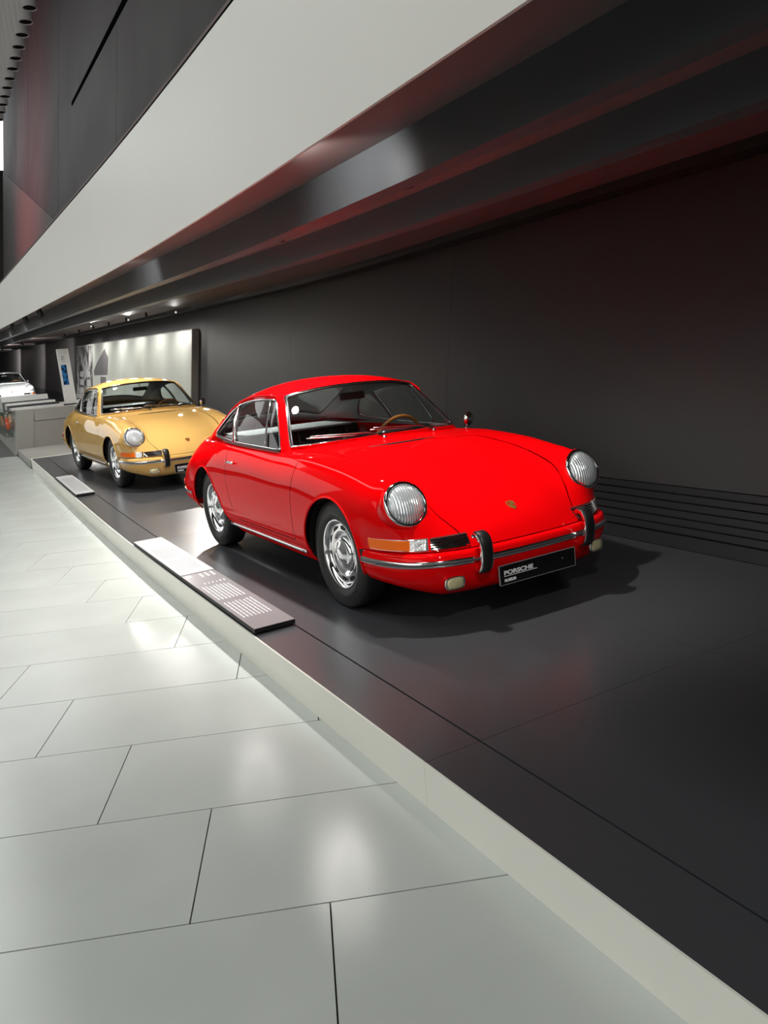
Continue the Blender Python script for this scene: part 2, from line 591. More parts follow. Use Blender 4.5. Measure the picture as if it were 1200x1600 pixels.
def clip(mesh, f):
    """keep the part of the triangle mesh where f(V) < 0, cutting triangles exactly"""
    V, N, T = mesh
    s = f(V)
    s = np.where(np.abs(s) < 1e-7, 1e-7, s)
    ins = s < 0
    cnt = ins[T].sum(1)
    keep = T[cnt == 3]
    newV, newN, newT = [], [], []
    cache = {}
    base = len(V)
    def cutv(i, j):
        key = (i, j) if i < j else (j, i)
        if key in cache:
            return cache[key]
        t = s[i]/(s[i]-s[j])
        newV.append(V[i]+(V[j]-V[i])*t)
        n = N[i]+(N[j]-N[i])*t
        newN.append(n/max(np.linalg.norm(n), 1e-9))
        cache[key] = base+len(newV)-1
        return cache[key]
    for tri in T[(cnt == 1) | (cnt == 2)]:
        poly = []
        for q in range(3):
            i, j = int(tri[q]), int(tri[(q+1) % 3])
            if ins[i]:
                poly.append(i)
            if ins[i] != ins[j]:
                poly.append(cutv(i, j))
        for q in range(1, len(poly)-1):
            newT.append((poly[0], poly[q], poly[q+1]))
    V2 = np.concatenate([V, np.array(newV).reshape(-1, 3)])
    N2 = np.concatenate([N, np.array(newN).reshape(-1, 3)])
    T2 = np.concatenate([keep.reshape(-1, 3), np.array(newT, int).reshape(-1, 3)])
    used, inv = np.unique(T2, return_inverse=True)
    return V2[used], N2[used], inv.reshape(-1, 3)
def neg(f):
    return lambda V: -f(V)
def shift(f, g):
    return lambda V: f(V)+g
def polydist(P, Q):
    """signed distance (negative inside) of 2d points P to polygon Q"""
    Q = np.array(Q, float)
    A, B = Q, np.roll(Q, -1, 0)
    d = np.full(len(P), 1e9)
    inside = np.zeros(len(P), bool)
    for a, b in zip(A, B):
        ab = b-a
        t = np.clip(((P-a) @ ab)/(ab @ ab+1e-15), 0, 1)
        d = np.minimum(d, np.linalg.norm(P-(a+t[:, None]*ab), axis=1))
        c = ((a[1] > P[:, 1]) != (b[1] > P[:, 1]))
        if abs(b[1]-a[1]) > 1e-12:
            xx = (b[0]-a[0])*(P[:, 1]-a[1])/(b[1]-a[1])+a[0]
            inside ^= c & (P[:, 0] < xx)
    return np.where(inside, -d, d)
def chaikin(Q, n=3, closed=True):
    Q = [np.array(q, float) for q in Q]
    for _ in range(n):
        R_ = []
        m = len(Q)
        for i in range(m if closed else m-1):
            a, b = Q[i], Q[(i+1) % m]
            R_ += [a*.75+b*.25, a*.25+b*.75]
        if not closed:
            R_ = [Q[0]]+R_+[Q[-1]]
        Q = R_
    return np.array(Q)
def densify(Q, step=.03, closed=True):
    out = []
    m = len(Q)
    for i in range(m if closed else m-1):
        a, b = np.array(Q[i], float), np.array(Q[(i+1) % m], float)
        k = max(1, int(np.linalg.norm(b-a)/step))
        for j in range(k):
            out.append(a+(b-a)*j/k)
    if not closed:
        out.append(np.array(Q[-1], float))
    return out
def merge(ms):
    Vs, Ns, Ts, b = [], [], [], 0
    for V, N, T in ms:
        Vs.append(V); Ns.append(N); Ts.append(T+b)
        b += len(V)
    return np.concatenate(Vs), np.concatenate(Ns), np.concatenate(Ts)
def surf_obj(name, mesh, m, parent, off=0.0):
    V, N, T = mesh
    return mesh_obj(name, V+N*off, T, m, parent, normals=N)

# --- lower body control net (x forward from the front axle, y to the car's left, z up)
def row(x, pts):
    return [(x, y, z) for y, z in pts]
BODY = [
 [(.800,0,.415),(.795,.2,.415),(.778,.36,.415),(.748,.47,.415),(.712,.555,.415),(.660,.625,.415),(.585,.685,.415),(.470,.735,.415),(.36,.757,.39),(.36,.762,.34),(.36,.745,.25),(.36,.70,.20)],
 [(.752,0,.476),(.747,.2,.474),(.730,.36,.466),(.704,.47,.472),(.676,.555,.482),(.636,.630,.485),(.575,.692,.480),(.460,.742,.472),(.36,.762,.44),(.36,.768,.36),(.36,.75,.26),(.36,.70,.2)],
 [(.660,0,.551),(.656,.2,.549),(.642,.36,.540),(.628,.465,.552),(.612,.545,.590),(.592,.620,.605),(.560,.704,.578),(.458,.758,.540),(.35,.771,.485),(.35,.778,.39),(.35,.76,.27),(.35,.70,.2)],
 [(.535,0,.620),(.533,.2,.619),(.526,.36,.612),(.520,.455,.634),(.512,.535,.712),(.496,.615,.752),(.474,.705,.705),(.418,.760,.622),(.32,.778,.525),(.32,.787,.41),(.32,.767,.28),(.32,.70,.2)],
 [(.385,0,.684),(.385,.2,.683),(.383,.37,.678),(.381,.46,.698),(.378,.54,.754),(.372,.618,.784),(.362,.700,.745),(.335,.758,.66),(.27,.783,.55),(.25,.792,.42),(.25,.77,.29),(.25,.70,.2)],
 row(.12, [(0,.764),(.2,.763),(.37,.756),(.46,.766),(.54,.800),(.62,.823),(.697,.79),(.757,.70),(.788,.58),(.796,.44),(.775,.30),(.70,.2)]),
 row(-.14, [(0,.812),(.2,.811),(.38,.803),(.47,.808),(.55,.831),(.63,.846),(.702,.815),(.76,.72),(.79,.60),(.797,.45),(.778,.31),(.70,.2)]),
 row(-.42, [(0,.850),(.2,.849),(.38,.843),(.48,.842),(.57,.853),(.65,.858),(.712,.828),(.765,.73),(.79,.61),(.796,.45),(.775,.31),(.70,.2)]),
 row(-.75, [(0,.872),(.2,.872),(.4,.866),(.52,.858),(.61,.853),(.68,.848),(.722,.82),(.77,.72),(.792,.60),(.796,.45),(.775,.31),(.70,.2)]),
 row(-1.2, [(0,.87),(.2,.87),(.4,.868),(.55,.863),(.64,.859),(.697,.852),(.732,.825),(.776,.725),(.795,.60),(.797,.45),(.775,.31),(.70,.2)]),
 row(-1.65, [(0,.88),(.2,.88),(.4,.88),(.55,.878),(.64,.873),(.693,.864),(.730,.835),(.776,.73),(.797,.60),(.80,.45),(.778,.31),(.70,.2)]),
 row(-2.0, [(0,.90),(.2,.90),(.4,.90),(.52,.90),(.60,.896),(.668,.880),(.718,.842),(.776,.735),(.80,.60),(.803,.45),(.78,.31),(.70,.2)]),
 row(-2.35, [(0,.93),(.2,.93),(.38,.925),(.48,.915),(.565,.90),(.640,.862),(.708,.796),(.768,.695),(.795,.57),(.797,.45),(.775,.32),(.70,.22)]),
 row(-2.7, [(0,.90),(.2,.895),(.36,.88),(.455,.870),(.548,.850),(.625,.806),(.695,.740),(.752,.65),(.765,.53),(.765,.43),(.745,.33),(.68,.25)]),
 row(-2.98, [(0,.775),(.2,.77),(.34,.75),(.43,.728),(.51,.698),(.58,.66),(.645,.61),(.695,.555),(.72,.49),(.72,.41),(.70,.33),(.64,.27)]),
 [(-3.14,0,.65),(-3.135,.2,.645),(-3.12,.34,.625),(-3.10,.43,.61),(-3.075,.51,.59),(-3.045,.58,.562),(-3.02,.63,.527),(-3.0,.665,.49),(-2.99,.68,.445),(-2.99,.68,.40),(-2.99,.665,.34),(-2.98,.62,.29)],
 [(-3.17,0,.45),(-3.165,.2,.45),(-3.15,.34,.45),(-3.128,.43,.448),(-3.10,.51,.44),(-3.07,.575,.43),(-3.04,.62,.42),(-3.02,.65,.41),(-3.0,.665,.40),(-3.0,.665,.38),(-3.0,.65,.33),(-2.98,.61,.29)],
 [(-3.12,0,.27),(-3.115,.2,.27),(-3.10,.34,.27),(-3.08,.43,.27),(-3.06,.51,.27),(-3.03,.57,.27),(-3.0,.60,.27),(-2.98,.62,.27),(-2.97,.63,.27),(-2.97,.63,.27),(-2.96,.62,.265),(-2.95,.60,.26)],
]
def ghouse():
    st = [  # xs, centre z, edge y, edge z, bow fade, belt y, belt z
        (-.50, .785, .690, .775, 1, .705, .70),
        (-.58, .862, .662, .848, 1, .700, .76),
        (-.72, .997, .622, .968, 1, .697, .835),
        (-.86, 1.127, .582, 1.088, 1, .697, .848),
        (-.97, 1.223, .550, 1.172, 1, .699, .852),
        (-1.06, 1.266, .536, 1.203, .85, .700, .853),
        (-1.2, 1.288, .545, 1.214, .45, .701, .856),
        (-1.45, 1.297, .558, 1.211, .1, .701, .862),
        (-1.7, 1.281, .558, 1.180, 0, .697, .870),
        (-1.95, 1.243, .550, 1.120, 0, .684, .888),
        (-2.2, 1.176, .542, 1.040, 0, .664, .890),
        (-2.45, 1.080, .534, .955, 0, .638, .83),
        (-2.7, .962, .528, .858, 0, .605, .76),
        (-2.9, .848, .518, .762, 0, .58, .68),
        (-3.1, .695, .50, .645, 0, .55, .57)]
    net = []
    for xs, zc, ye, ze, fade, yb, zb in st:
        bow = lambda y: .30*y*y*fade
        pts = []
        for q in (0, .30, .58, .80, .935):
            y = ye*q
            pts.append((xs-bow(y), y, ze+(zc-ze)*(1-q**2.3)))
        xe = xs-bow(ye)
        pts.append((xe, ye, ze))
        y5, z5 = ye+.020, ze-.030
        zb = min(zb, ze-.07)
        for q, bl in ((0, 0), (.33, .010), (.67, .010), (1, 0)):
            pts.append((xe, y5+(yb-y5)*q+bl, z5+(zb-z5)*q))
        pts.append((xe, yb+.012, zb-.09))
        net.append(pts)
    return net

body = surf(BODY, 12, 7)
house = surf(ghouse(), 14, 8)
house_bvh = BVHTree.FromPolygons([Vector(v) for v in house[0]], [tuple(int(i) for i in t) for t in house[2]])
body_bvh = BVHTree.FromPolygons([Vector(v) for v in body[0]], [tuple(int(i) for i in t) for t in body[2]])
def cast(bvh, o, d):
    h = bvh.ray_cast(Vector(o), Vector(d).normalized())
    return h[0], h[1]
def on_side(bvh, x, z, side, lift=0.0):
    p, n = cast(bvh, (x, side*2, z), (0, -side, 0))
    if p is None:
        return None
    if n.y*side < 0:
        n = -n
    return p+n*lift
def on_top(bvh, x, y, lift=0.0):
    p, n = cast(bvh, (x, y, 3), (0, 0, -1))
    if p is None:
        return None
    if n.z < 0:
        n = -n
    return p+n*lift
def on_front(bvh, y, z, lift=0.0):
    p, n = cast(bvh, (3, y, z), (-1, 0, 0))
    if p is None:
        return None
    if n.x < 0:
        n = -n
    return p+n*lift

# --- outlines
WS = chaikin([(-.632,.874),(-.30,.890),(0,.893),(.30,.890),(.632,.874),(.640,.885),(.512,1.178),(.500,1.192),(.28,1.226),(0,1.236),(-.28,1.226),(-.500,1.192),(-.512,1.178),(-.640,.885)], 2)
DOORWIN = chaikin([(-.800,.868),(-.812,.866),(-1.60,.884),(-1.622,.886),(-1.750,1.128),(-1.742,1.140),(-1.42,1.180),(-1.12,1.178),(-1.075,1.165),(-1.06,1.15)], 2)
QWIN = chaikin([(-1.662,.889),(-1.682,.889),(-2.06,.912),(-2.125,.926),(-2.130,.950),(-2.02,1.040),(-1.92,1.092),(-1.80,1.124),(-1.782,1.118)], 2)
RWIN = chaikin([(-1.90,-.40),(-1.86,0),(-1.90,.40),(-1.94,.43),(-2.50,.475),(-2.57,.44),(-2.61,0),(-2.57,-.44),(-2.50,-.475),(-1.94,-.43)], 2)
DOOR = chaikin([(-.468,.90),(-.470,.78),(-.497,.64),(-.495,.42),(-.487,.335),(-.52,.330),(-1.50,.330),(-1.54,.335),(-1.60,.46),(-1.655,.62),(-1.678,.75),(-1.665,.90)], 2)
HOOD = chaikin([(.90,-.368),(.90,.368),(.76,.372),(.68,.405),(.57,.470),(.42,.495),(.1,.508),(-.26,.512),(-.335,.49),(-.362,.40),(-.372,0),(-.362,-.40),(-.335,-.49),(-.26,-.512),(.1,-.508),(.42,-.495),(.57,-.470),(.68,-.405),(.76,-.372)], 2)

def f_ws(V):
    d = polydist(V[:, [1, 2]], WS)
    return np.where(V[:, 0] > -1.25, d, .5)
def f_side(poly, side):
    def f(V):
        d = polydist(V[:, [0, 2]], poly)
        return np.where(V[:, 1]*side > .3, d, .5)
    return f
def f_rear(V):
    d = polydist(V[:, [0, 1]], RWIN)
    return np.where(V[:, 2] > .8, d, .5)
def f_hood(V):
    d = polydist(V[:, [0, 1]], HOOD)
    return np.where(V[:, 2] > .3, d, .5)
def f_arch(xc, zc, r, slope):
    def f(V):
        X, Z = V[:, 0]-xc, V[:, 2]-zc
        c = np.hypot(X, Z)-r
        b = np.maximum(np.abs(X)-r, Z)
        d = np.minimum(c, b)
        if slope:
            e = np.maximum(np.maximum(X-(r-.005+(.17-Z)*.62), Z-.17), -X)
            d = np.minimum(d, e)
        return np.where(np.abs(V[:, 1]) > .45, d, .5)
    return f
def f_cabin(V):           # inside the greenhouse footprint: lower body deck is cut away
    x, y = V[:, 0], np.abs(V[:, 1])
    yb = np.interp(-x, [.55, .75, .92, 1.2, 1.65, 2.0, 2.3, 2.7], [.50, .60, .655, .672, .668, .635, .53, .42])
    d = np.maximum(y-yb, np.maximum(x+.66+.32*y*y*.9, -2.62-x))
    return np.where(V[:, 2] > .7, d, .5)

# --- cutting the panels
GAP = .0028
f_a1, f_a2 = f_arch(0, .315, .338, False), f_arch(-2.211, .325, .345, True)
low = clip(clip(body, neg(f_a1)), neg(f_a2))
low = clip(low, neg(f_cabin))
low = clip(low, lambda V: np.where(V[:, 0] > .2, .413-V[:, 2], -1.0))
hood_m = clip(low, shift(f_hood, GAP))
low = clip(low, neg(shift(f_hood, -GAP)))
door_m = {}
for s in (-1, 1):
    fd = f_side(DOOR, s)
    door_m[s] = clip(low, shift(fd, GAP))
    low = clip(low, neg(shift(fd, -GAP)))
win = {'ws': clip(house, f_ws), 'rear': clip(house, f_rear)}
roof = clip(clip(house, neg(f_ws)), neg(f_rear))
for s in (-1, 1):
    win['door', s] = clip(house, f_side(DOORWIN, s))
    win['q', s] = clip(house, f_side(QWIN, s))
    roof = clip(clip(roof, neg(f_side(DOORWIN, s))), neg(f_side(QWIN, s)))
# hide the buried lower part of the greenhouse shell inside the cabin
roof = clip(roof, lambda V: np.where(V[:, 0] > -2.2, .835-V[:, 2], .70-V[:, 2]))

# ================================================================== the car
PAINTED = []
def make_car():
    car = empty('sports_car')
    PA = M_RED
    def P(o):
        PAINTED.append(o.name)
        return o
    P(surf_obj('body_shell', low, PA, car))
    P(surf_obj('roof_shell', roof, PA, car))
    P(surf_obj('hood', hood_m, PA, car))
    # crest on the hood
    c = on_front(body_bvh, 0, .552)
    _, n = cast(body_bvh, (3, 0, .552), (-1, 0, 0))
    n = n if n.x > 0 else -n
    tdir = Vector((0, 1, 0))
    udir = n.cross(tdir)
    if udir.z < 0:
        udir = -udir
    shield = [(-.024, .030), (0, .034), (.024, .030), (.026, .004), (.018, -.018), (0, -.034), (-.018, -.018), (-.026, .004)]
    mb = MB()
    vv = [c+tdir*a+udir*b+n*.001 for a, b in shield]+[c+tdir*a+udir*b+n*.005 for a, b in shield]
    k = len(shield)
    mb.add(vv, [tuple(range(k, 2*k))]+[(i, (i+1) % k, k+(i+1) % k, k+i) for i in range(k)])
    crest = mb.build('hood_crest', M_GOLD, car)
    crest['label'] = 'small gold shield crest on the hood'
    for a0, a1, b0, b1 in ((-.020, -.003, .006, .026), (.003, .020, -.016, .002)):
        q = [c+tdir*a+udir*b+n*.0054 for a, b in ((a0, b0), (a1, b0), (a1, b1), (a0, b1))]
        MB().add(q, [(0, 1, 2, 3)]).build('crest_field', mat('crest_red', (.35, .02, .01), .3), crest)
    # doors with handles
    for s in (-1, 1):
        d = P(surf_obj('door', door_m[s], PA, car))
        mb = MB()
        pts = [on_side(body_bvh, x, .742, s, l) for x, l in ((-1.62, .004), (-1.605, .022), (-1.55, .026), (-1.50, .022), (-1.49, .004))]
        mb.tube(pts, .010, n=8, rb=.007)
        p = on_side(body_bvh, -1.625, .742, s, .008)
        mb.lathe([(0, .014), (.012, .012), (.016, 0)], p, (0, s, 0), 14)
        mb.build('door_handle', M_CHROME, d, True)
    # glass
    w = surf_obj('windshield', win['ws'], M_GLASS, car, -.004)
    def trim(name, pts, r, m, parent, closed=True, n=6, rb=None):
        pts = [p for p in pts if p is not None]
        return MB().tube(pts, r, closed, n, rb=rb).build(name, m, parent, True)
    wsd = densify(WS, .025)
    trim('chrome_surround', [on_front(house_bvh, y, z, .004) for y, z in wsd], .0085, M_CHROME, w)
    cw = np.array(WS).mean(0)
    trim('rubber_seal', [on_front(house_bvh, *((np.array(q)-cw)*.982+cw), .001) for q in wsd], .007, M_RUBBER, w)
    rw = surf_obj('rear_window', win['rear'], M_GLASS, car, -.004)
    trim('rubber_seal', [on_top(house_bvh, x, y, .002) for x, y in densify(RWIN, .04)], .010, M_RUBBER, rw)
    for s in (-1, 1):
        dw = surf_obj('door_window', win['door', s], M_GLASS, car, -.006)
        trim('chrome_surround', [on_side(house_bvh, x, z, s, .003) for x, z in densify(DOORWIN, .03)], .0065, M_CHROME, dw)
        a, b = np.array((-1.035, .874)), np.array((-1.17, 1.172))
        trim('vent_divider', [on_side(house_bvh, *(a+(b-a)*t), s, .004) for t in np.linspace(0, 1, 8)], .007, M_STEEL, dw, False)
        qw = surf_obj('quarter_window', win['q', s], M_GLASS, car, -.006)
        trim('chrome_surround', [on_side(house_bvh, x, z, s, .003) for x, z in densify(QWIN, .03)], .0065, M_CHROME, qw)
        # waist strip
        trim('waist_trim', [on_side(house_bvh, x, .858+max(0, -x-1.65)*.07+(-x-.8)*.012, s, .006) for x in np.linspace(-.80, -2.10, 30)], .0065, M_RUBBER if s else M_CHROME, car, False)
        # drip rail
        trim('drip_rail', [on_side(house_bvh, x, z, s, .005) for x, z in densify(chaikin([(-1.02, 1.135), (-1.09, 1.193), (-1.2, 1.205), (-1.45, 1.203), (-1.70, 1.172), (-1.95, 1.112), (-2.12, 1.035)], 2, False), .04, False)], .006, PA, car, False)
        PAINTED.append('drip_rail')
        # rocker trim
        mb = MB().tube([on_side(body_bvh, x, .268, s, .007) for x in np.linspace(-.40, -1.74, 24)], .011, n=6, rb=.008)
        rk = mb.build('rocker_trim', M_STEEL, car, True)
        MB().tube([on_side(body_bvh, x, .268, s, .0155) for x in np.linspace(-.41, -1.73, 24)], .004, n=6, rb=.002).build('rubber_insert', M_RUBBER, rk, True)
        # wheel arch lips
        for xc, zc, r, a0, a1 in ((0, .315, .338, -8, 188), (-2.211, .325, .345, 12, 188)):
            pts = [on_side(body_bvh, xc+r*math.cos(math.radians(a)), zc+r*math.sin(math.radians(a)), s, -.001) for a in np.linspace(a0, a1, 40)]
            if zc > .32:
                pre = [on_side(body_bvh, xc+(r-.005)+(.17-zz)*.62, zc+zz, s, -.001) for zz in (-.04, .02, .07, .11, .15)]
                pts = pre[::1]+[p for p, a in zip(pts, np.linspace(a0, a1, 40)) if a > 32]
            pts = [p for p in pts if p is not None]
            PAINTED.append(trim('arch_lip', pts, .007, PA, car, False, 6).name)
    # cowl vent in front of the windshield
    mb = MB()
    vp = [on_top(body_bvh, -.402+.004*math.cos(y*5), y, .002) for y in np.linspace(-.25, .25, 15)]
    for a, b in zip(vp[:-1], vp[1:]):
        mb.hexa([a+Vector((-.013, 0, -.004)), a+Vector((.013, 0, -.004)), b+Vector((.013, 0, -.004)), b+Vector((-.013, 0, -.004)),
                 a+Vector((-.013, 0, .002)), a+Vector((.013, 0, .002)), b+Vector((.013, 0, .002)), b+Vector((-.013, 0, .002))])
    cv = mb.build('cowl_vent', M_BLACK, car)
    trim('vent_frame', [on_top(body_bvh, -.402+dx, y, .003) for dx, ysq in ((.014, np.linspace(-.255, .255, 12)), (-.014, np.linspace(.255, -.255, 12))) for y in ysq], .0022, PA, cv)
    # wipers
    for yp, ln in ((-.03, .47), (.40, .47)):
        base = on_top(body_bvh, -.575-.32*yp*yp*.9, yp, .012)
        wp = MB().lathe([(.013, -.02), (.013, .006), (.008, .012), (0, .013)], base, (.2, 0, 1), 12).build('wiper', M_STEEL, car, True)
        arm, blade = [], []
        for t in np.linspace(0, 1, 10):
            y = yp-ln*t
            zz = .902+.030*t-.018*abs(y)
            q = on_front(house_bvh, max(-.60, y), zz, .020*(1-.3*t))
            arm.append(q if t > .12 else base+Vector((-.012, 0, .012)))
        for t in np.linspace(.34, 1.06, 10):
            y = max(-.61, yp-ln*t)
            zz = .897+.026*t-.018*abs(y)
            blade.append(on_front(house_bvh, y, zz, .010))
        MB().tube([a for a in arm if a], .0045, n=6).build('wiper_arm', M_STEEL, wp, True)
        MB().tube([a for a in blade if a], .0055, n=6, rb=.004).build('wiper_blade', M_STEEL, wp, True)
    # --- front bumper swept along its plan curve
    plan = chaikin([(.345,-.772),(.46,-.762),(.585,-.728),(.675,-.672),(.742,-.590),(.790,-.48),(.820,-.35),(.836,-.2),(.842,0),(.836,.2),(.820,.35),(.790,.48),(.742,.590),(.675,.672),(.585,.728),(.46,.762),(.345,.772)], 2, False)
    prof = [(-.075,.408),(-.030,.410),(-.012,.407),(-.002,.397),(.003,.378),(.004,.355),(.001,.325),(-.006,.29),(-.020,.25),(-.042,.21),(-.075,.180),(-.12,.168)]
    def sweep(profile, pl=plan, close=False):
        pl = np.array(pl)
        tg = np.gradient(pl, axis=0)
        tg /= np.linalg.norm(tg, axis=1, keepdims=True)
        nr = np.stack([tg[:, 1], -tg[:, 0]], 1)
        if nr[len(pl)//2][0] < 0:
            nr = -nr
        vs_, fs_ = [], []
        m = len(profile)
        for p, q in zip(pl, nr):
            lift = .05*max(0.0, (abs(p[1])-.55)/.2)
            for o_, z in profile:
                zz = z+lift*max(0.0, (.30-z)/.14)
                vs_.append((p[0]+q[0]*o_, p[1]+q[1]*o_, zz))
        for i in range(len(pl)-1):
            for j in range(m if close else m-1):
                l = (j+1) % m
                fs_.append((i*m+j, (i+1)*m+j, (i+1)*m+l, i*m+l))
        if close:
            fs_.append(tuple(range(m)))
            fs_.append(tuple((len(pl)-1)*m+j for j in range(m-1, -1, -1)))
        return MB().add(vs_, fs_)
    bp = P(sweep(prof).build('front_bumper', PA, car, True))
    sweep([(.000,.376),(.008,.377),(.012,.372),(.012,.349),(.008,.344),(.000,.345)], close=True).build('bumper_trim', M_CHROME, bp, auto=50)
    sweep([(.011,.3655),(.0165,.3645),(.0165,.3555),(.011,.3545)], close=True).build('rubber_insert', mat('grey_rubber', (.05, .05, .052), .35), bp, auto=50)
    for s in (-1, 1):
        # overrider: chrome bow with a black pad
        yc = s*.352
        cur = chaikin([(.815,.297),(.850,.300),(.868,.325),(.876,.37),(.876,.42),(.866,.462),(.842,.488),(.812,.490),(.800,.478)], 2, False)
        mb = MB()
        vs_, fs_ = [], []
        tg = np.gradient(cur, axis=0)
        tg /= np.linalg.norm(tg, axis=1, keepdims=True)
        nr = np.stack([tg[:, 1], -tg[:, 0]], 1)
        sec = [(-.034,-.016),(-.038,-.004),(-.034,.006),(.034,.006),(.038,-.004),(.034,-.016)]
        for p, q in zip(cur, nr):
            for a, b in sec:
                vs_.append((p[0]+q[0]*b, yc+a, p[1]+q[1]*b))
        m = len(sec)
        for i in range(len(cur)-1):
            for j in range(m):
                l = (j+1) % m
                fs_.append((i*m+j, (i+1)*m+j, (i+1)*m+l, i*m+l))
        fs_ += [tuple(range(m-1, -1, -1)), tuple((len(cur)-1)*m+j for j in range(m))]
        ov = mb.add(vs_, fs_).build('overrider', M_CHROME, car, auto=50)
        sec2 = [(-.027,.004),(-.027,.010),(-.022,.013),(.022,.013),(.027,.010),(.027,.004)]
        vs_ = []
        for p, q in zip(cur, nr):
            for a, b in sec2:
                vs_.append((p[0]+q[0]*b, yc+a, p[1]+q[1]*b))
        MB().add(vs_, fs_).build('rubber_pad', M_RUBBER, ov, auto=50)
        # fog lamp
        fo = Vector((.775, s*.492, .252))
        fd = Vector((1, s*.12, .02)).normalized()
        def rr(prof_, nm, mm, par, sy=.62):
            return MB().lathe(prof_, fo, fd, 28, 1.0, sy, ref=(0, 1, 0)).build(nm, mm, par, True)
        def sq(mb, p=3.2):
            # push the round outline towards a rounded rectangle
            q = []
            u = (Vector((0, 1, 0))-fd*fd.y).normalized()
            w_ = fd.cross(u)
            for v in mb.v:
                d_ = Vector(v)-fo
                a, b, h = d_.dot(u), d_.dot(w_)/.62, d_.dot(fd)
                r_ = math.hypot(a, b)
                if r_ > 1e-6:
                    ca, sa = abs(a)/r_, abs(b)/r_
                    f_ = 1/((ca**p+sa**p)**(1/p))
                    a, b = a*f_, b*f_
                q.append(tuple(fo+u*a+w_*(b*.62)+fd*h))
            mb.v = q
            return mb
        fl_ = sq(MB().lathe([(.02, -.07), (.042, -.045), (.056, -.01), (.058, .008), (.053, .013), (.050, .009)], fo, fd, 32, 1, .62, ref=(0, 1, 0))).build('fog_lamp', M_CHROME, car, True)
        sq(MB().lathe([(.050, .008), (.042, .014), (.022, .019), (0, .020)], fo, fd, 32, 1, .62, ref=(0, 1, 0))).build('lens', M_FOG, fl_, True)
        MB().tube([fo-fd*.05, fo-fd*.05+Vector((-.06, 0, .05))], .012).build('bracket', M_BLACK, fl_)
        # head lamp
        hc = Vector((.570, s*.617, .652))
        hn = Vector((.915, s*.02, .40)).normalized()
        bk = P(MB().lathe([(.115, -.16), (.124, -.09), (.1285, -.04), (.1285, -.008), (.124, .0)], hc, hn, 48).build('lamp_bucket', PA, car, True))
        hl = MB().lathe([(.1225, -.012), (.1235, .004), (.119, .013), (.111, .016), (.104, .012), (.102, .004)], hc, hn, 48).build('headlamp', M_CHROME, car, True)
        hl['label'] = 'round headlamp with a chrome ring and clear fluted glass'
        # lens: own origin so the flutes follow it
        lm = MB().lathe([(.103, .006), (.096, .017), (.080, .027), (.058, .035), (.03, .040), (0, .0415)], (0, 0, 0), (0, 0, 1), 48).build('lens', M_HEAD, hl, True)
        lm.location = hc
        lm.rotation_euler = hn.to_track_quat('Z', 'Y').to_euler()
        # turn signal and horn grille wrap round the corner just above the bumper
        zc0, zc1 = .424, .480
        cols = []
        for (xx, yy) in densify(chaikin([(.765,.372),(.742,.47),(.708,.555),(.655,.628),(.580,.688),(.475,.738),(.405,.752)], 3, False), .012, False):
            cols.append((xx, yy*s))
        cols = np.array(cols)
        tgc = np.gradient(cols, axis=0)
        tgc /= np.linalg.norm(tgc, axis=1, keepdims=True)
        nrc = np.stack([tgc[:, 1], -tgc[:, 0]], 1)
        if nrc[0][0] < 0:
            nrc = -nrc
        def band(i0, i1, o0, o1, z0, z1, tilt=.022):
            vs_, fs_ = [], []
            for i in range(i0, i1+1):
                p, q = cols[i], nrc[i]
                for o_, z in ((o0, z0), (o1, z0), (o1, z1), (o0, z1)):
                    h, _n = cast(body_bvh, (p[0]+q[0]*.2, p[1]+q[1]*.2, z), (-q[0], -q[1], 0))
                    h = h if h is not None else Vector((p[0], p[1], z))
                    vs_.append((h.x+q[0]*o_, h.y+q[1]*o_, z))
            k_ = i1-i0
            for i in range(k_):
                for j in range(4):
                    l = (j+1) % 4
                    fs_.append((i*4+j, (i+1)*4+j, (i+1)*4+l, i*4+l))
            fs_ += [(3, 2, 1, 0), tuple(k_*4+j for j in range(4))]
            return MB().add(vs_, fs_)
        n_ = len(cols)
        arc = np.concatenate([[0], np.cumsum(np.linalg.norm(np.diff(cols, axis=0), axis=1))])
        def at(fr):
            return int(np.argmin(abs(arc-fr*arc[-1])))
        g1, c1, e1 = at(.36), at(.56), n_-1
        hg = band(0, g1, -.03, .006, zc0, zc1).build('horn_grille', M_BLACK, car, auto=40)
        hg['label'] = 'black horn grille with thin chrome bars'
        for q in range(5):
            z = zc0+.003+q*.0112
            band(0, g1, .004, .014, z, z+.0062, .0).build('grille_bar', M_CHROME, hg, auto=40)
        ts = band(g1+1, e1, -.03, .004, zc0-.002, zc1+.002).build('turn_signal', M_CHROME, car, auto=40)
        band(g1+2, c1, .0, .010, zc0+.002, zc1-.002).build('clear_lens', M_CLEAR, ts, auto=40)
        band(c1, e1-1, .0, .010, zc0+.002, zc1-.002).build('amber_lens', M_AMBER, ts, auto=40)
        # door mirror only on the driver's side
        if s > 0:
            b0 = on_side(body_bvh, -.66, .838, s, -.005)
            mr = MB().tube([b0, b0+Vector((0, .015, .02)), b0+Vector((-.01, .035, .045))], .007).build('door_mirror', M_CHROME, car, True)
            MB().lathe([(0, -.03), (.025, -.026), (.045, -.012), (.052, .004), (.048, .008), (0, .009)], b0+Vector((-.01, .045, .075)), (-.97, -.25, .05), 24).build('mirror_head', M_CHROME, mr, True)
        # tail lamp and rear bumper side are barely seen
        MB().tube([on_side(body_bvh, x, .47, s, .004) for x in np.linspace(-2.93, -2.99, 4)], .03, n=8, rb=.01).build('tail_lamp', M_REDLENS, car, True)
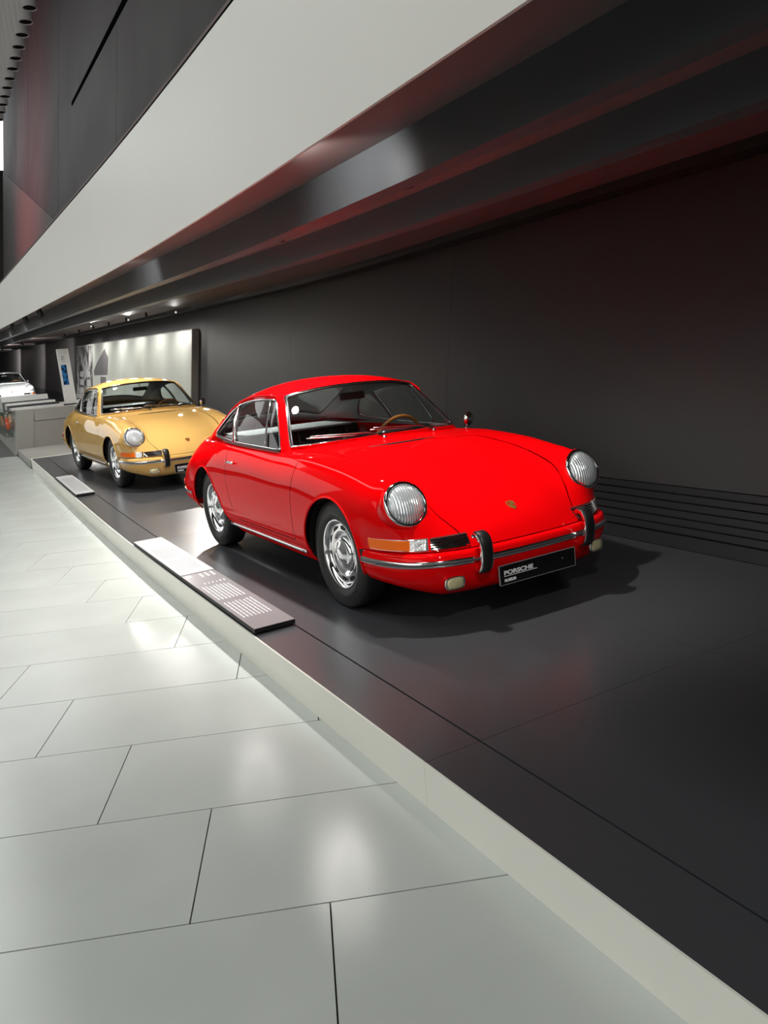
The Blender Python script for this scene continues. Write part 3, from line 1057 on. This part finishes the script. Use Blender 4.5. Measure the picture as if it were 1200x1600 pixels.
        # wheel wells
        for xc, zc, r in ((0, .315, .345), (-2.211, .325, .355)):
            mb = MB()
            vs_, fs_ = [], []
            for a in np.linspace(-8, 186 if xc > -1 else 174, 25):
                for yy in (.755, .50):
                    vs_.append((xc+r*math.cos(math.radians(a)), s*yy, zc+r*math.sin(math.radians(a))))
            for i in range(24):
                fs_.append((2*i, 2*i+1, 2*i+3, 2*i+2))
            b_ = len(vs_)
            ring = [2*i+1 for i in range(25)]
            fs_.append(tuple(ring))
            mb.add(vs_, fs_).build('wheel_housing', M_BLACK, car)
    # rear bumper
    rplan = chaikin([(-2.60,.775),(-2.78,.765),(-2.95,.735),(-3.08,.66),(-3.15,.54),(-3.19,.35),(-3.205,0),(-3.19,-.35),(-3.15,-.54),(-3.08,-.66),(-2.95,-.735),(-2.78,-.765),(-2.60,-.775)], 2, False)
    def rsweep(profile, close=True):
        pl = np.array(rplan)
        tg = np.gradient(pl, axis=0)
        tg /= np.linalg.norm(tg, axis=1, keepdims=True)
        nr = np.stack([tg[:, 1], -tg[:, 0]], 1)
        if nr[len(pl)//2][0] > 0:
            nr = -nr
        vs_, fs_ = [], []
        m = len(profile)
        for p, q in zip(pl, nr):
            for o_, z in profile:
                vs_.append((p[0]+q[0]*o_, p[1]+q[1]*o_, z))
        for i in range(len(pl)-1):
            for j in range(m):
                l = (j+1) % m
                fs_.append((i*m+j, (i+1)*m+j, (i+1)*m+l, i*m+l))
        fs_ += [tuple(range(m)), tuple((len(pl)-1)*m+j for j in range(m-1, -1, -1))]
        return MB().add(vs_, fs_)
    rb = P(rsweep([(-.06,.455),(-.01,.452),(.004,.435),(.006,.40),(0,.36),(-.03,.32),(-.08,.30)]).build('rear_bumper', PA, car, auto=60))
    rsweep([(.002,.428),(.012,.426),(.012,.402),(.002,.400)]).build('bumper_trim', M_CHROME, rb, auto=40)
    # licence plate with lettering
    pl_ = MB().box(-.003, .003, -.26, .26, -.050, .050).build('licence_plate', M_PLATE, car)
    pl_.location = (.852, -.006, .251)
    pl_.rotation_euler = (0, -.04, 0)
    pl_['label'] = 'black museum licence plate with white lettering'
    fr = MB()
    for y0, y1, z0, z1 in ((-.262, .262, .0495, .052), (-.262, .262, -.052, -.0495), (-.262, -.2595, -.052, .052), (.2595, .262, -.052, .052)):
        fr.box(-.003, .0042, y0, y1, z0, z1)
    fr.build('plate_edge', mat('plate_rim', (.30, .30, .31), .3), pl_)
    def text(body_, size, y, z, sx, par, nm):
        cu = bpy.data.curves.new(nm, 'FONT')
        cu.body = body_
        cu.size = size
        cu.extrude = .0004
        cu.offset = .0012
        to = bpy.data.objects.new(nm, cu)
        COL.objects.link(to)
        bpy.context.view_layer.update()
        dg = bpy.context.evaluated_depsgraph_get()
        me = bpy.data.meshes.new_from_object(to.evaluated_get(dg))
        bpy.data.objects.remove(to, do_unlink=True)
        me.materials.clear()
        me.materials.append(mat('plate_white', (.85, .85, .85), .4))
        o = bpy.data.objects.new(nm, me)
        COL.objects.link(o)
        o.parent = par
        xs_ = [v.co.x for v in me.vertices]
        for v in me.vertices:
            v.co.x = (v.co.x-min(xs_))*sx/(max(xs_)-min(xs_))
        o.matrix_local = Matrix(((0, 0, 1, .0042), (1, 0, 0, y), (0, 1, 0, z), (0, 0, 0, 1)))
        return o
    text('PORSCHE', .030, -.232, .000, .195, pl_, 'lettering')
    text('MUSEUM', .020, -.232, -.036, .075, pl_, 'lettering')
    mb = MB()
    mb.box(.003, .0046, -.232, -.012, -.0085, -.0055)
    mb.build('lettering_rule', mat('plate_white', (.85, .85, .85), .4), pl_)
    MB().lathe([(.006, 0), (.005, .003), (0, .004)], (.003, .17, .008), (1, 0, 0), 12).build('plate_screw', M_STEEL, pl_)
    # wheels
    def wheel(x, y, s):
        w_ = empty('wheel', (x, y, .315), 0, car)
        ax = (0, s, 0)
        tyre = MB().lathe([(.205, -.072), (.232, -.084), (.272, -.086), (.300, -.078), (.312, -.062), (.315, -.03), (.315, .03), (.312, .062), (.300, .078), (.272, .087), (.252, .0875), (.247, .0895), (.236, .0865), (.216, .080), (.205, .070)], (0, 0, 0), ax, 56, caps=False)
        tyre.build('tyre', M_TYRE, w_, True)
        rim = MB().lathe([(.196, -.07), (.198, .055), (.203, .066), (.2035, .072), (.198, .074), (.190, .069), (.183, .052), (.178, .040), (.168, .036), (.150, .046), (.138, .050), (.122, .044), (.112, .034), (.100, .030), (0, .030)], (0, 0, 0), ax, 56).build('rim', M_CHROME, w_, True)
        for k_ in range(10):
            a = 2*math.pi*k_/10+.2
            e1_, e2_ = Vector((math.cos(a), 0, math.sin(a))), Vector((-math.sin(a), 0, math.cos(a)))
            c_ = e1_*.153+Vector((0, s*.0475, 0))
            vv_ = []
            for q in range(14):
                b = 2*math.pi*q/14
                vv_.append(c_+e1_*(.0125*math.cos(b))+e2_*(.026*math.sin(b))-Vector((0, s*.10*(.0125*math.cos(b)), 0)))
            vv2 = [v-Vector((0, s*.02, 0)) for v in vv_]
            ff_ = [tuple(range(14))]+[(q, (q+1) % 14, 14+(q+1) % 14, 14+q) for q in range(14)]
            MB().add(vv_+vv2, ff_).build('rim_slot', M_BLACK, w_)
        hub = MB().lathe([(.104, .028), (.103, .040), (.096, .052), (.080, .062), (.074, .060), (.070, .063), (.048, .070), (.044, .0735), (.022, .0755), (0, .076)], (0, 0, 0), ax, 48).build('hubcap', M_CHROME, w_, True)
        return w_
    for s in (-1, 1):
        wheel(0, s*.662, s)
        wheel(-2.211, s*.648, s)
    # --- underbody and interior
    MB().rbox(-1.15, 0, .235, 3.4, 1.0, .09, .03).build('underbody', M_BLACK, car)
    MB().box(.36, .66, -.5, .5, .2, .40).build('front_box', M_BLACK, car)
    tub = MB()
    tub.box(-2.45, -.62, -.66, .66, .27, .30)
    tub.box(-.66, -.62, -.70, .70, .28, .80)
    tub.box(-1.9, -.62, .690, .700, .28, .78)
    tub.box(-1.9, -.62, -.700, -.690, .28, .78)
    tub.build('cabin_floor', M_CARPET, car)
    dash = MB().rbox(-.82, 0, .775, .28, 1.16, .13, .05, 4)
    da = dash.build('dashboard', M_LEATHER, car, True)
    pod = MB().rbox(-.93, .36, .845, .10, .44, .10, .045, 4).build('instrument_pod', M_LEATHER, da, True)
    # steering wheel
    sc = Vector((-1.06, .36, .79))
    sa = Vector((-1, 0, .48)).normalized()
    u = sa.cross(Vector((0, 1, 0))).normalized()
    ring = [sc+(Vector((0, 1, 0))*math.cos(a)+u*math.sin(a))*.195 for a in np.linspace(0, 2*math.pi, 41)[:-1]]
    sw = MB().tube(ring, .0135, True, 8).build('steering_wheel', M_WOOD, car, True)
    mb = MB()
    for a in (math.radians(20), math.radians(160), math.radians(200), math.radians(340)):
        mb.tube([sc-sa*.01, sc+(Vector((0, 1, 0))*math.cos(a)+u*math.sin(a))*.19], .006)
    mb.lathe([(.05, -.02), (.05, .0), (.03, .012), (0, .014)], sc, tuple(sa), 20)
    mb.tube([sc, sc-sa*.25], .02)
    mb.build('spokes_and_hub', M_SHADE, sw, True)
    # seats
    for s in (-1, 1):
        st = MB().rbox(-1.20, s*.36, .44, .50, .46, .16, .06, 4).build('front_seat', M_LEATHER, car, True)
        b = MB().rbox(0, 0, .17, .13, .46, .40, .06, 4)
        b.xform(Matrix.Translation((-1.43, s*.36, .46)) @ Matrix.Rotation(-.30, 4, 'Y'))
        b.build('seat_back', M_LEATHER, st, True)
        ribs = MB()
        for k in range(6):
            ribs.rbox(.068, -.15+k*.06, .17, .02, .045, .28, .009, 2)
        ribs.xform(Matrix.Translation((-1.43, s*.36, .46)) @ Matrix.Rotation(-.30, 4, 'Y'))
        ribs.build('seat_rib', M_LEATHER, st, True)
    rs = MB().rbox(-1.78, 0, .50, .40, 1.20, .14, .05, 4).build('rear_bench', M_LEATHER, car, True)
    bb = MB()
    for k in range(8):
        bb.rbox(0, -.525+k*.15, .19, .10, .148, .40, .035, 3)
    bb.xform(Matrix.Translation((-1.98, 0, .50)) @ Matrix.Rotation(-.35, 4, 'Y'))
    bb.build('bench_back', M_LEATHER, rs, True)
    MB().box(-2.56, -2.02, -.50, .50, .865, .880).build('parcel_shelf', mat('shelf_grey', (.30, .31, .32), .5), car)
    # inner trim of the roof and pillars
    inner = clip(roof, lambda V: .86-V[:, 2])
    surf_obj('headliner', (inner[0], -inner[1], inner[2][:, ::-1]), M_LINER, car, .012)
    # rear view mirror
    rm = MB().tube([(-1.055, 0, 1.235), (-1.045, 0, 1.20), (-1.035, 0, 1.165)], .004).build('interior_mirror', M_CHROME, car, True)
    MB().rbox(-1.03, .0, 1.150, .018, .20, .052, .008, 3).build('mirror_head', M_SHADE, rm, True)
    return car

def copy_tree(o, parent=None):
    c = o.copy()
    COL.objects.link(c)
    c.parent = parent
    for ch in list(o.children):
        copy_tree(ch, c)
    return c
def repaint(root, m):
    for ch in root.children_recursive:
        if ch.type == 'MESH' and ch.material_slots and ch.data.materials and ch.data.materials[0] == M_RED:
            ch.material_slots[0].link = 'OBJECT'
            ch.material_slots[0].material = m
def place(o, x, y, z, de, slope=0.0):
    fw = Vector((math.sin(de), -math.cos(de), 0))
    fw.z = fw.y*slope
    fw.normalize()
    lf = Vector((math.cos(de), math.sin(de), 0))
    lf = (lf-fw*lf.dot(fw)).normalized()
    up = fw.cross(lf)
    R3 = Matrix((fw, lf, up)).transposed()
    o.matrix_world = Matrix.Translation((x, y, z)) @ R3.to_4x4()

red = make_car()
yel = copy_tree(red)
repaint(yel, M_YELLOW)
wht = copy_tree(red)
repaint(wht, M_WPAINT)
place(red, 2.577, 3.8791, 0.0, .0145)
place(yel, 2.55, 10.10, zr(10.10), .064, .033)
place(wht, 2.36, 30.86, .845, .02)
label(red, 'bright red classic coupe with chrome wheels at the front of the black platform', 'car', 'classic sports cars on display')
label(yel, 'ochre yellow classic coupe parked behind the red coupe', 'car', 'classic sports cars on display')
label(wht, 'white coupe far back at the left edge beside the leaning white stele', 'car', 'classic sports cars on display')
# the white car is mostly hidden: it needs no museum plate or bumper guards
for ch in list(wht.children):
    if ch.name.split('.')[0] in ('licence_plate', 'overrider', 'fog_lamp', 'wiper'):
        for g in list(ch.children):
            bpy.data.objects.remove(g, do_unlink=True)
        bpy.data.objects.remove(ch, do_unlink=True)

# ------------------------------------------------------------------ information panels on the platform edge
def text_rows(mb, x0, x1, y0, y1, z, n, th, gap=.25, seed=1, zf=None):
    rnd = random.Random(seed)
    for i in range(n):
        xa = x0+(x1-x0)*(i+.5)/n
        y = y0
        while y < y1-.02:
            w = rnd.uniform(.015, .05)
            e = min(y+w, y1)
            zz = z(y) if callable(z) else z
            mb.add([(xa-th/2, y, zz), (xa+th/2, y, zz), (xa+th/2, e, zz), (xa-th/2, e, zz)], [(0, 1, 2, 3)])
            y = e+.008
    return mb
ip = MB().box(-.118, .118, -1.45, 1.45, .010, .034).build('information_board', M_BLACK)
ip.location = (1.376, 5.235, 0)
label(ip, 'grey and white information panel on the platform edge beside the red coupe', 'information panel', 'information panels')
MB().box(-.100, .100, -1.42, 1.42, .0, .012).build('panel_foot', M_BLACK, ip)
MB().box(-.118, .118, -1.45, -.02, .034, .036).build('grey_sheet', M_PANELGREY, ip)
MB().box(-.1185, .1185, -.02, 1.452, .034, .040).build('white_sheet', mat('white_sheet', (.44, .44, .45), .4), ip)
mb = MB()
text_rows(mb, -.09, .08, .12, .50, .0405, 9, .006, seed=3)
text_rows(mb, -.09, .08, .58, .98, .0405, 9, .006, seed=4)
mb.build('printed_text', M_INKD, ip)['kind'] = 'stuff'
mb = MB()
text_rows(mb, -.10, .085, -1.22, -.86, .0365, 8, .008, seed=5)
text_rows(mb, -.10, .085, -.78, -.42, .0365, 8, .008, seed=6)
text_rows(mb, -.10, -.06, -.12, -.05, .0365, 2, .012, seed=8)
text_rows(mb, -.02, .10, -.16, -.05, .0365, 3, .014, seed=9)
text_rows(mb, -.06, .10, -.36, -.31, .0365, 6, .007, seed=10)
mb.build('printed_text', M_INKW, ip)['kind'] = 'stuff'
ip2 = MB().box(-.108, .108, -.87, .87, .010, .034).build('information_board', M_BLACK)
y2 = 10.65
ip2.location = (1.368, y2, zr(y2))
ip2.rotation_euler = (.033, 0, 0)
label(ip2, 'smaller pale information panel on the platform edge beside the ochre coupe', 'information panel', 'information panels')
MB().box(-.095, .095, -.85, .85, .0, .012).build('panel_foot', M_BLACK, ip2)
MB().box(-.1085, .1085, -.872, .872, .034, .038).build('white_sheet', mat('white_sheet', (.50, .50, .51), .4), ip2)
mb = MB()
text_rows(mb, -.08, .08, -.7, .6, .0405, 9, .006, seed=13)
mb.build('printed_text', M_INKD, ip2)['kind'] = 'stuff'

# ------------------------------------------------------------------ photo mural on the wall
mz0, mz1 = .62, 2.21
mural = MB()
def wallpt(y, z, off):
    return (wx(z, off), y, z)
def mpiece(y0, y1, a0, a1, off, th):
    """piece on the mural: y range, height fractions 0..1 along the mural"""
    def zz(y, a):
        s = .0345*(y-14.2)
        return (mz0+s)+(mz1-mz0)*a
    q = []
    for (y, a, d) in ((y0, a0, off-th), (y0, a0, off), (y1, a0, off), (y1, a0, off-th), (y0, a1, off-th), (y0, a1, off), (y1, a1, off), (y1, a1, off-th)):
        q.append(wallpt(y, zz(y, a), d))
    return q
mural.hexa(mpiece(14.2, 27.6, 0, 1, 0.0, .10))
def mural_mat():
    m = mat('mural_print', (.66, .68, .62), .3)
    nt = m.node_tree
    b = nt.nodes['Principled BSDF']
    tc = nt.nodes.new('ShaderNodeTexCoord')
    mp = nt.nodes.new('ShaderNodeMapping')
    mp.inputs['Scale'].default_value = (.1, .55, .05)
    nt.links.new(tc.outputs['Object'], mp.inputs[0])
    n = nt.nodes.new('ShaderNodeTexNoise')
    n.inputs['Scale'].default_value = 1.2
    n.inputs['Detail'].default_value = 1
    nt.links.new(mp.outputs[0], n.inputs['Vector'])
    cr = nt.nodes.new('ShaderNodeValToRGB')
    cr.color_ramp.elements[0].position = .35
    cr.color_ramp.elements[0].color = (.60, .61, .55, 1)
    cr.color_ramp.elements[1].position = .65
    cr.color_ramp.elements[1].color = (.80, .84, .78, 1)
    nt.links.new(n.outputs['Fac'], cr.inputs[0])
    nt.links.new(cr.outputs[0], b.inputs['Base Color'])
    return m
mu = mural.build('photo_mural', mural_mat())
label(mu, 'large pale photo mural panel on the dark wall behind the ochre coupe', 'mural')
MB().hexa(mpiece(14.14, 14.2, -.01, 1.01, 0.0, .13)).build('mural_edge', mat('mural_edge', (.42, .42, .40), .4), mu)
MB().hexa(mpiece(14.2, 27.6, 1.0, 1.012, 0.0, .11)).build('mural_edge', mat('mural_edge', (.42, .42, .40), .4), mu)
def foliage_mat():
    m = mat('mural_foliage', (.2, .19, .2), .35)
    nt = m.node_tree
    b = nt.nodes['Principled BSDF']
    tc = nt.nodes.new('ShaderNodeTexCoord')
    n = nt.nodes.new('ShaderNodeTexNoise')
    n.inputs['Scale'].default_value = 3.2
    n.inputs['Detail'].default_value = 5
    nt.links.new(tc.outputs['Object'], n.inputs['Vector'])
    cr = nt.nodes.new('ShaderNodeValToRGB')
    cr.color_ramp.elements[0].position = .42
    cr.color_ramp.elements[0].color = (.05, .045, .05, 1)
    cr.color_ramp.elements[1].position = .62
    cr.color_ramp.elements[1].color = (.62, .62, .62, 1)
    nt.links.new(n.outputs['Fac'], cr.inputs[0])
    nt.links.new(cr.outputs[0], b.inputs['Base Color'])
    return m
MB().hexa(mpiece(24.6, 27.58, .02, .99, -.1, .004)).build('printed_house', foliage_mat(), mu)
gb = MB()
def mpt(y, a, d):
    return wallpt(y, mz0+.0345*(y-14.2)+(mz1-mz0)*a, d)
gpoly = [(22.3, .46), (22.2, .74), (22.7, .90), (23.9, .66), (24.4, .52), (24.3, .44)]
gb.add([mpt(y, a, -.1) for y, a in gpoly]+[mpt(y, a, -.106) for y, a in gpoly], [tuple(range(6)), tuple(range(11, 5, -1))]+[(i, (i+1) % 6, 6+(i+1) % 6, 6+i) for i in range(6)])
gb.build('printed_gable', mat('mural_dark', (.20, .19, .20), .4), mu)
MB().hexa(mpiece(22.5, 23.3, .12, .42, -.1, .006)).build('printed_figure', mat('mural_dark', (.13, .12, .13), .4), mu)
for i in range(3):
    a = .08+i*.16
    for y0, y1 in ((25.0, 25.6), (26.2, 26.9)):
        MB().hexa(mpiece(y0, y1, a, a+.11, -.104, .004)).build('printed_window', mat('mural_light', (.62, .61, .63), .4), mu)

# ------------------------------------------------------------------ far grey block with its steps, case and stele
blk = MB()
BX0, BX1, BY, BZ0, BZ1 = 1.206, 1.366, 16.93, .10, 1.02
blk.hexa([(BX0, BY, BZ0), (3.9, BY, BZ0), (3.9, 22.5, BZ0), (BX0, 22.5, BZ0), (BX1, BY, BZ1), (3.95, BY, BZ1), (3.95, 22.5, BZ1), (BX1, 22.5, BZ1)])
block = blk.build('display_block', M_BLOCK)
label(block, 'tall grey display block with slanted end behind the ochre coupe', 'display block')
bf = MB()
bf.hexa([(BX0-.004, BY-.28, BZ0+.095), (1.50, BY-.28, BZ0+.095), (1.50, BY, BZ0+.095), (BX0-.004, BY, BZ0+.095), (BX1-.004, BY-.28, BZ1), (1.64, BY-.28, BZ1), (1.64, BY, BZ1), (BX1-.004, BY, BZ1)])
bf.build('front_pier', M_BLOCK, block)
MB().hexa([(1.62, BY-.28, .80), (3.9, BY-.28, .80), (3.9, BY, .80), (1.62, BY, .80), (1.641, BY-.28, BZ1), (3.9, BY-.28, BZ1), (3.9, BY, BZ1), (1.641, BY, BZ1)]).build('front_beam', M_BLOCK, block)
MB().box(1.503, 3.9, BY-.262, BY, .235, .797).build('recessed_panel', mat('block_panel', (.285, .27, .25), .45), block)
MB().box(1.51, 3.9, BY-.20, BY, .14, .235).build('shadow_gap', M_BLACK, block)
for y0, y1, z1, m_, nm in ((17.4, 18.0, 1.062, M_WHITE, 'white_step'), (18.0, 18.6, 1.105, M_SLAT, 'dark_step'), (18.6, 19.2, 1.146, M_WHITE, 'white_step'), (19.2, 19.8, 1.172, M_SLAT, 'dark_step'), (19.8, 22.5, 1.282, M_WHITE, 'white_step')):
    MB().box(1.31, 2.30, y0, y1, BZ1, z1).build(nm, m_, block)
pl2 = MB().hexa([(1.0, 23.5, .2), (3.9, 23.5, .2), (3.9, 38, .2), (1.0, 38, .2), (1.0, 23.5, .84), (3.9, 23.5, .84), (3.9, 38, .84), (1.0, 38, .84)]).build('car_plinth', M_BLOCK)
label(pl2, 'grey plinth under the white coupe at the far left', 'plinth')
# glass case in the left flank of the block
cs = MB().hexa([(1.10, 17.3, .50), (1.24, 17.3, .50), (1.24, 22.4, .60), (1.10, 22.4, .60), (1.16, 17.3, .98), (1.30, 17.3, .98), (1.30, 22.4, 1.04), (1.16, 22.4, 1.04)])
case = cs.build('glass_case', M_CASEGLASS)
label(case, 'low glass display case set in the flank of the grey block', 'display case')
for i, (yy, c) in enumerate(((17.9, (.75, .12, .05)), (19.2, (.85, .40, .18)), (20.6, (.70, .65, .50)), (22.0, (.2, .45, .35)))):
    m_ = MB().rbox(1.20, yy, .72+.018*i, .08, .7, .16, .03, 3)
    m_.rbox(1.20, yy+.05, .83+.018*i, .07, .35, .10, .03, 3)
    o = m_.build('model_car', mat('model_paint_%d' % i, c, .25, coat=1.0), None, True)
    label(o, ['small red model car nearest in the glass case', 'small orange model car second in the glass case', 'small beige model car third in the glass case', 'small green model car farthest in the glass case'][i], 'model car', 'model cars in the glass case')
# stele
stl = empty('information_stele', (2.50, 17.75, 1.02))
label(stl, 'tall narrow white stele with a blue picture standing on the grey block', 'stele')
MB().box(-.115, .115, 0, .12, .02, 1.17).build('stele_body', M_WHITE, stl)
MB().box(-.20, .16, -.06, .22, .0, .025).build('base_plate', M_BLACK, stl)
def blue_mat():
    m = mat('blue_picture', (.02, .06, .16), .2)
    nt = m.node_tree
    b = nt.nodes['Principled BSDF']
    tc = nt.nodes.new('ShaderNodeTexCoord')
    n = nt.nodes.new('ShaderNodeTexNoise')
    n.inputs['Scale'].default_value = 9
    nt.links.new(tc.outputs['Object'], n.inputs['Vector'])
    cr = nt.nodes.new('ShaderNodeValToRGB')
    cr.color_ramp.elements[0].position = .45
    cr.color_ramp.elements[0].color = (.01, .022, .07, 1)
    cr.color_ramp.elements[1].position = .72
    cr.color_ramp.elements[1].color = (.05, .32, .75, 1)
    nt.links.new(n.outputs['Fac'], cr.inputs[0])
    nt.links.new(cr.outputs[0], b.inputs['Base Color'])
    return m
MB().box(-.085, .025, -.004, 0, .42, .84).build('picture', blue_mat(), stl)
mb = MB()
mb.box(-.05, .0, -.003, 0, 1.00, 1.02)
mb.box(-.05, -.03, -.003, 0, .93, .985)
mb.box(-.01, .005, -.003, 0, .95, .985)
mb.box(-.03, .012, -.003, 0, .90, .912)
mb.build('printed_text', M_PANELGREY, stl)['kind'] = 'stuff'
# low white rack at the wall under the mural
rk = empty('slatted_rack', (4.0, 25.6, .80))
label(rk, 'low white slatted rack under the dark end of the photo mural', 'rack')
for i in range(5):
    MB().box(-.05, .0, -1.3, 1.3, .02+i*.07, .06+i*.07).build('slat', M_WHITE, rk)

# ------------------------------------------------------------------ hanging tubes in the hall
tube0 = None
for i in range(14):
    y = 5.0+i*.222
    z = 3.63+.036*max(0, y-5.0)*.9
    if tube0 is None:
        tube0 = empty('hanging_tube', (.9, y, z))
        MB().lathe([(.038, .02), (.040, .0), (.0425, 0), (.0425, 5.3)], (0, 0, 0), (0, 0, 1), 20, caps=False).build('tube_shell', mat('tube_grey', (.42, .40, .40), .5), tube0, True)
        MB().lathe([(0, .006), (.0395, .0055)], (0, 0, 0), (0, 0, 1), 20, caps=False).build('tube_mouth', mat('tube_mouth', (.012, .006, .007), .9, spec=0.0), tube0)
        t = tube0
    else:
        t = copy_tree(tube0)
        t.location = (.9, y, z)
    label(t, 'grey hanging tube, %s from the top right of the row' % ('first second third fourth fifth sixth seventh eighth ninth tenth eleventh twelfth thirteenth fourteenth'.split()[i]), 'tube', 'row of hanging tubes')

# ------------------------------------------------------------------ spotlights in the overhead recesses
def spot_fixture(x, y, z, aim, power, angle, blend=.4, col=(1, .97, .92), size=.035, lab=None, lit=True, sc=1.0):
    f = empty('spotlight', (x, y, z))
    d = (Vector(aim)-Vector((x, y, z))).normalized()
    MB().lathe([(0, -.11), (.035, -.10), (.042, -.02), (.050, .04), (.047, .04), (.036, .015), (0, .012)], (0, 0, 0), tuple(d), 20).build('lamp_head', M_SHADE, f, True)
    MB().tube([(0, 0, 0), (0, 0, .12)], .008).build('stem', M_SHADE, f)
    MB().lathe([(0, .0165), (.034, .016)], (0, 0, 0), tuple(d), 20).build('lamp_glass', M_LAMP, f)
    if lit:
        l = bpy.data.lights.new('spot_light', 'SPOT')
        l.energy = power
        l.spot_size = math.radians(angle)
        l.spot_blend = blend
        l.shadow_soft_size = size
        l.color = col
        lo = bpy.data.objects.new('spot_light', l)
        COL.objects.link(lo)
        lo.parent = f
        lo.location = d*.06
        lo.rotation_euler = d.to_track_quat('-Z', 'Y').to_euler()
    f.scale = (sc, sc, sc)
    label(f, lab, 'spotlight', 'spotlights in the ceiling recess')
    return f
# x, y, height under the soffit, aim, power, cone
SPOTS = [
 (2.10, 3.30, 2.20, (2.75, 3.5, 0), 150, 104, 1.0),
 (2.10, 4.85, 2.20, (1.75, 5.2, 0), 260, 134, 1.0),
 (2.10, 6.70, 2.20, (1.7, 6.9, 0), 280, 136, 1.0),
 (2.10, 9.00, 2.20, (2.0, 9.1, 0), 200, 138, 1.0),
 (2.10, 11.2, 2.20, (2.1, 11.3, 0), 160, 138, 1.0),
 (2.10, 27.2, 1.95, (2.35, 30.0, 1.2), 330, 110, 1.0),  # fill lamp added to brighten the white car
 (1.36, 0.95, 2.24, (2.55, 3.1, .45), 95, 52, 1.0),  # unseen fill lamp, added for the front of the red car
 (1.36, 3.25, 2.275, (1.9, 3.35, 2.16), 20, 110, .6),
 (1.36, 7.20, 2.275, (1.9, 7.4, 2.2), 14, 110, .6),
 (1.60, 13.0, 2.20, (2.2, 14.0, .2), 60, 120, 1.0),
 (1.60, 15.0, 2.20, (2.2, 16.8, .6), 60, 120, 1.0),
 (1.60, 17.5, 2.20, (2.0, 19.5, 1.0), 80, 120, 1.0),
 (1.60, 21.0, 2.20, (2.2, 23.0, 1.0), 100, 120, 1.0),
 (3.65, 14.9, 2.335, (3.75, 14.8, 0), 46, 165, .5),
 (3.65, 16.6, 2.335, (3.75, 16.5, 0), 46, 165, .5),
 (3.65, 18.4, 2.335, (3.75, 18.3, 0), 46, 165, .5),
 (3.65, 20.3, 2.335, (3.75, 20.2, 0), 46, 165, .5),
 (3.65, 22.4, 2.335, (3.75, 22.3, 0), 46, 165, .5),
 (3.65, 25.0, 2.335, (3.75, 24.9, 0), 60, 165, .5),
 (3.95, 14.0, 2.33, (1.9, 8.4, 0), 110, 60, 1.0),
 (3.60, 16.2, 2.33, (1.7, 8.6, 0), 170, 54, 1.0),
 (3.30, 18.6, 2.33, (1.6, 8.6, 0), 240, 50, 1.0),
 (2.75, 28.0, 2.22, (4.5, 33.5, 1.7), 520, 120, 1.0),  # this and the next two are fill lamps added for the far wall
 (2.75, 36.0, 2.22, (4.6, 44.0, 2.0), 1100, 120, 1.0),
 (2.75, 47.0, 2.22, (4.8, 58.0, 2.4), 2600, 120, 1.0),
]
ORD = ['first', 'second', 'third', 'fourth', 'fifth', 'sixth', 'seventh', 'eighth', 'ninth', 'tenth']
cnt = {}
for i, (x, y, z, aim, p, an, bl) in enumerate(SPOTS):
    cnt[x] = cnt.get(x, 0)+1
    dz = zc3(y) if x > 2.7 else zo(y)
    spot_fixture(x, y, z+dz, aim, p, an, blend=bl, size=.12 if x == 3.65 else .045, sc=.55 if x > 3.2 else 1.0, lab='black spotlight %s, %s from the near end' % ({2.10: 'behind the first grey beam', 1.36: 'tucked behind the white fascia', 1.60: 'hanging openly below the far recess', 3.65: 'close to the dark back wall', 3.95: 'by the near edge of the photo mural', 3.60: 'midway along the mural aimed at the platform', 3.30: 'before the mural middle, set out from the wall', 2.75: 'added as fill for the far wall beyond the mural'}[x], ORD[cnt[x]-1]))

# unseen red lamp, added for the reflected red glow on the upper wall
al = spot_fixture(-2.5, 21.0, 5.6, (2.8, 20.5, 6.6), 1700, 90, 1.0, (1.0, .12, .18), .1, 'unseen added lamp glowing red over the aisle by the upper wall')
del al['group']
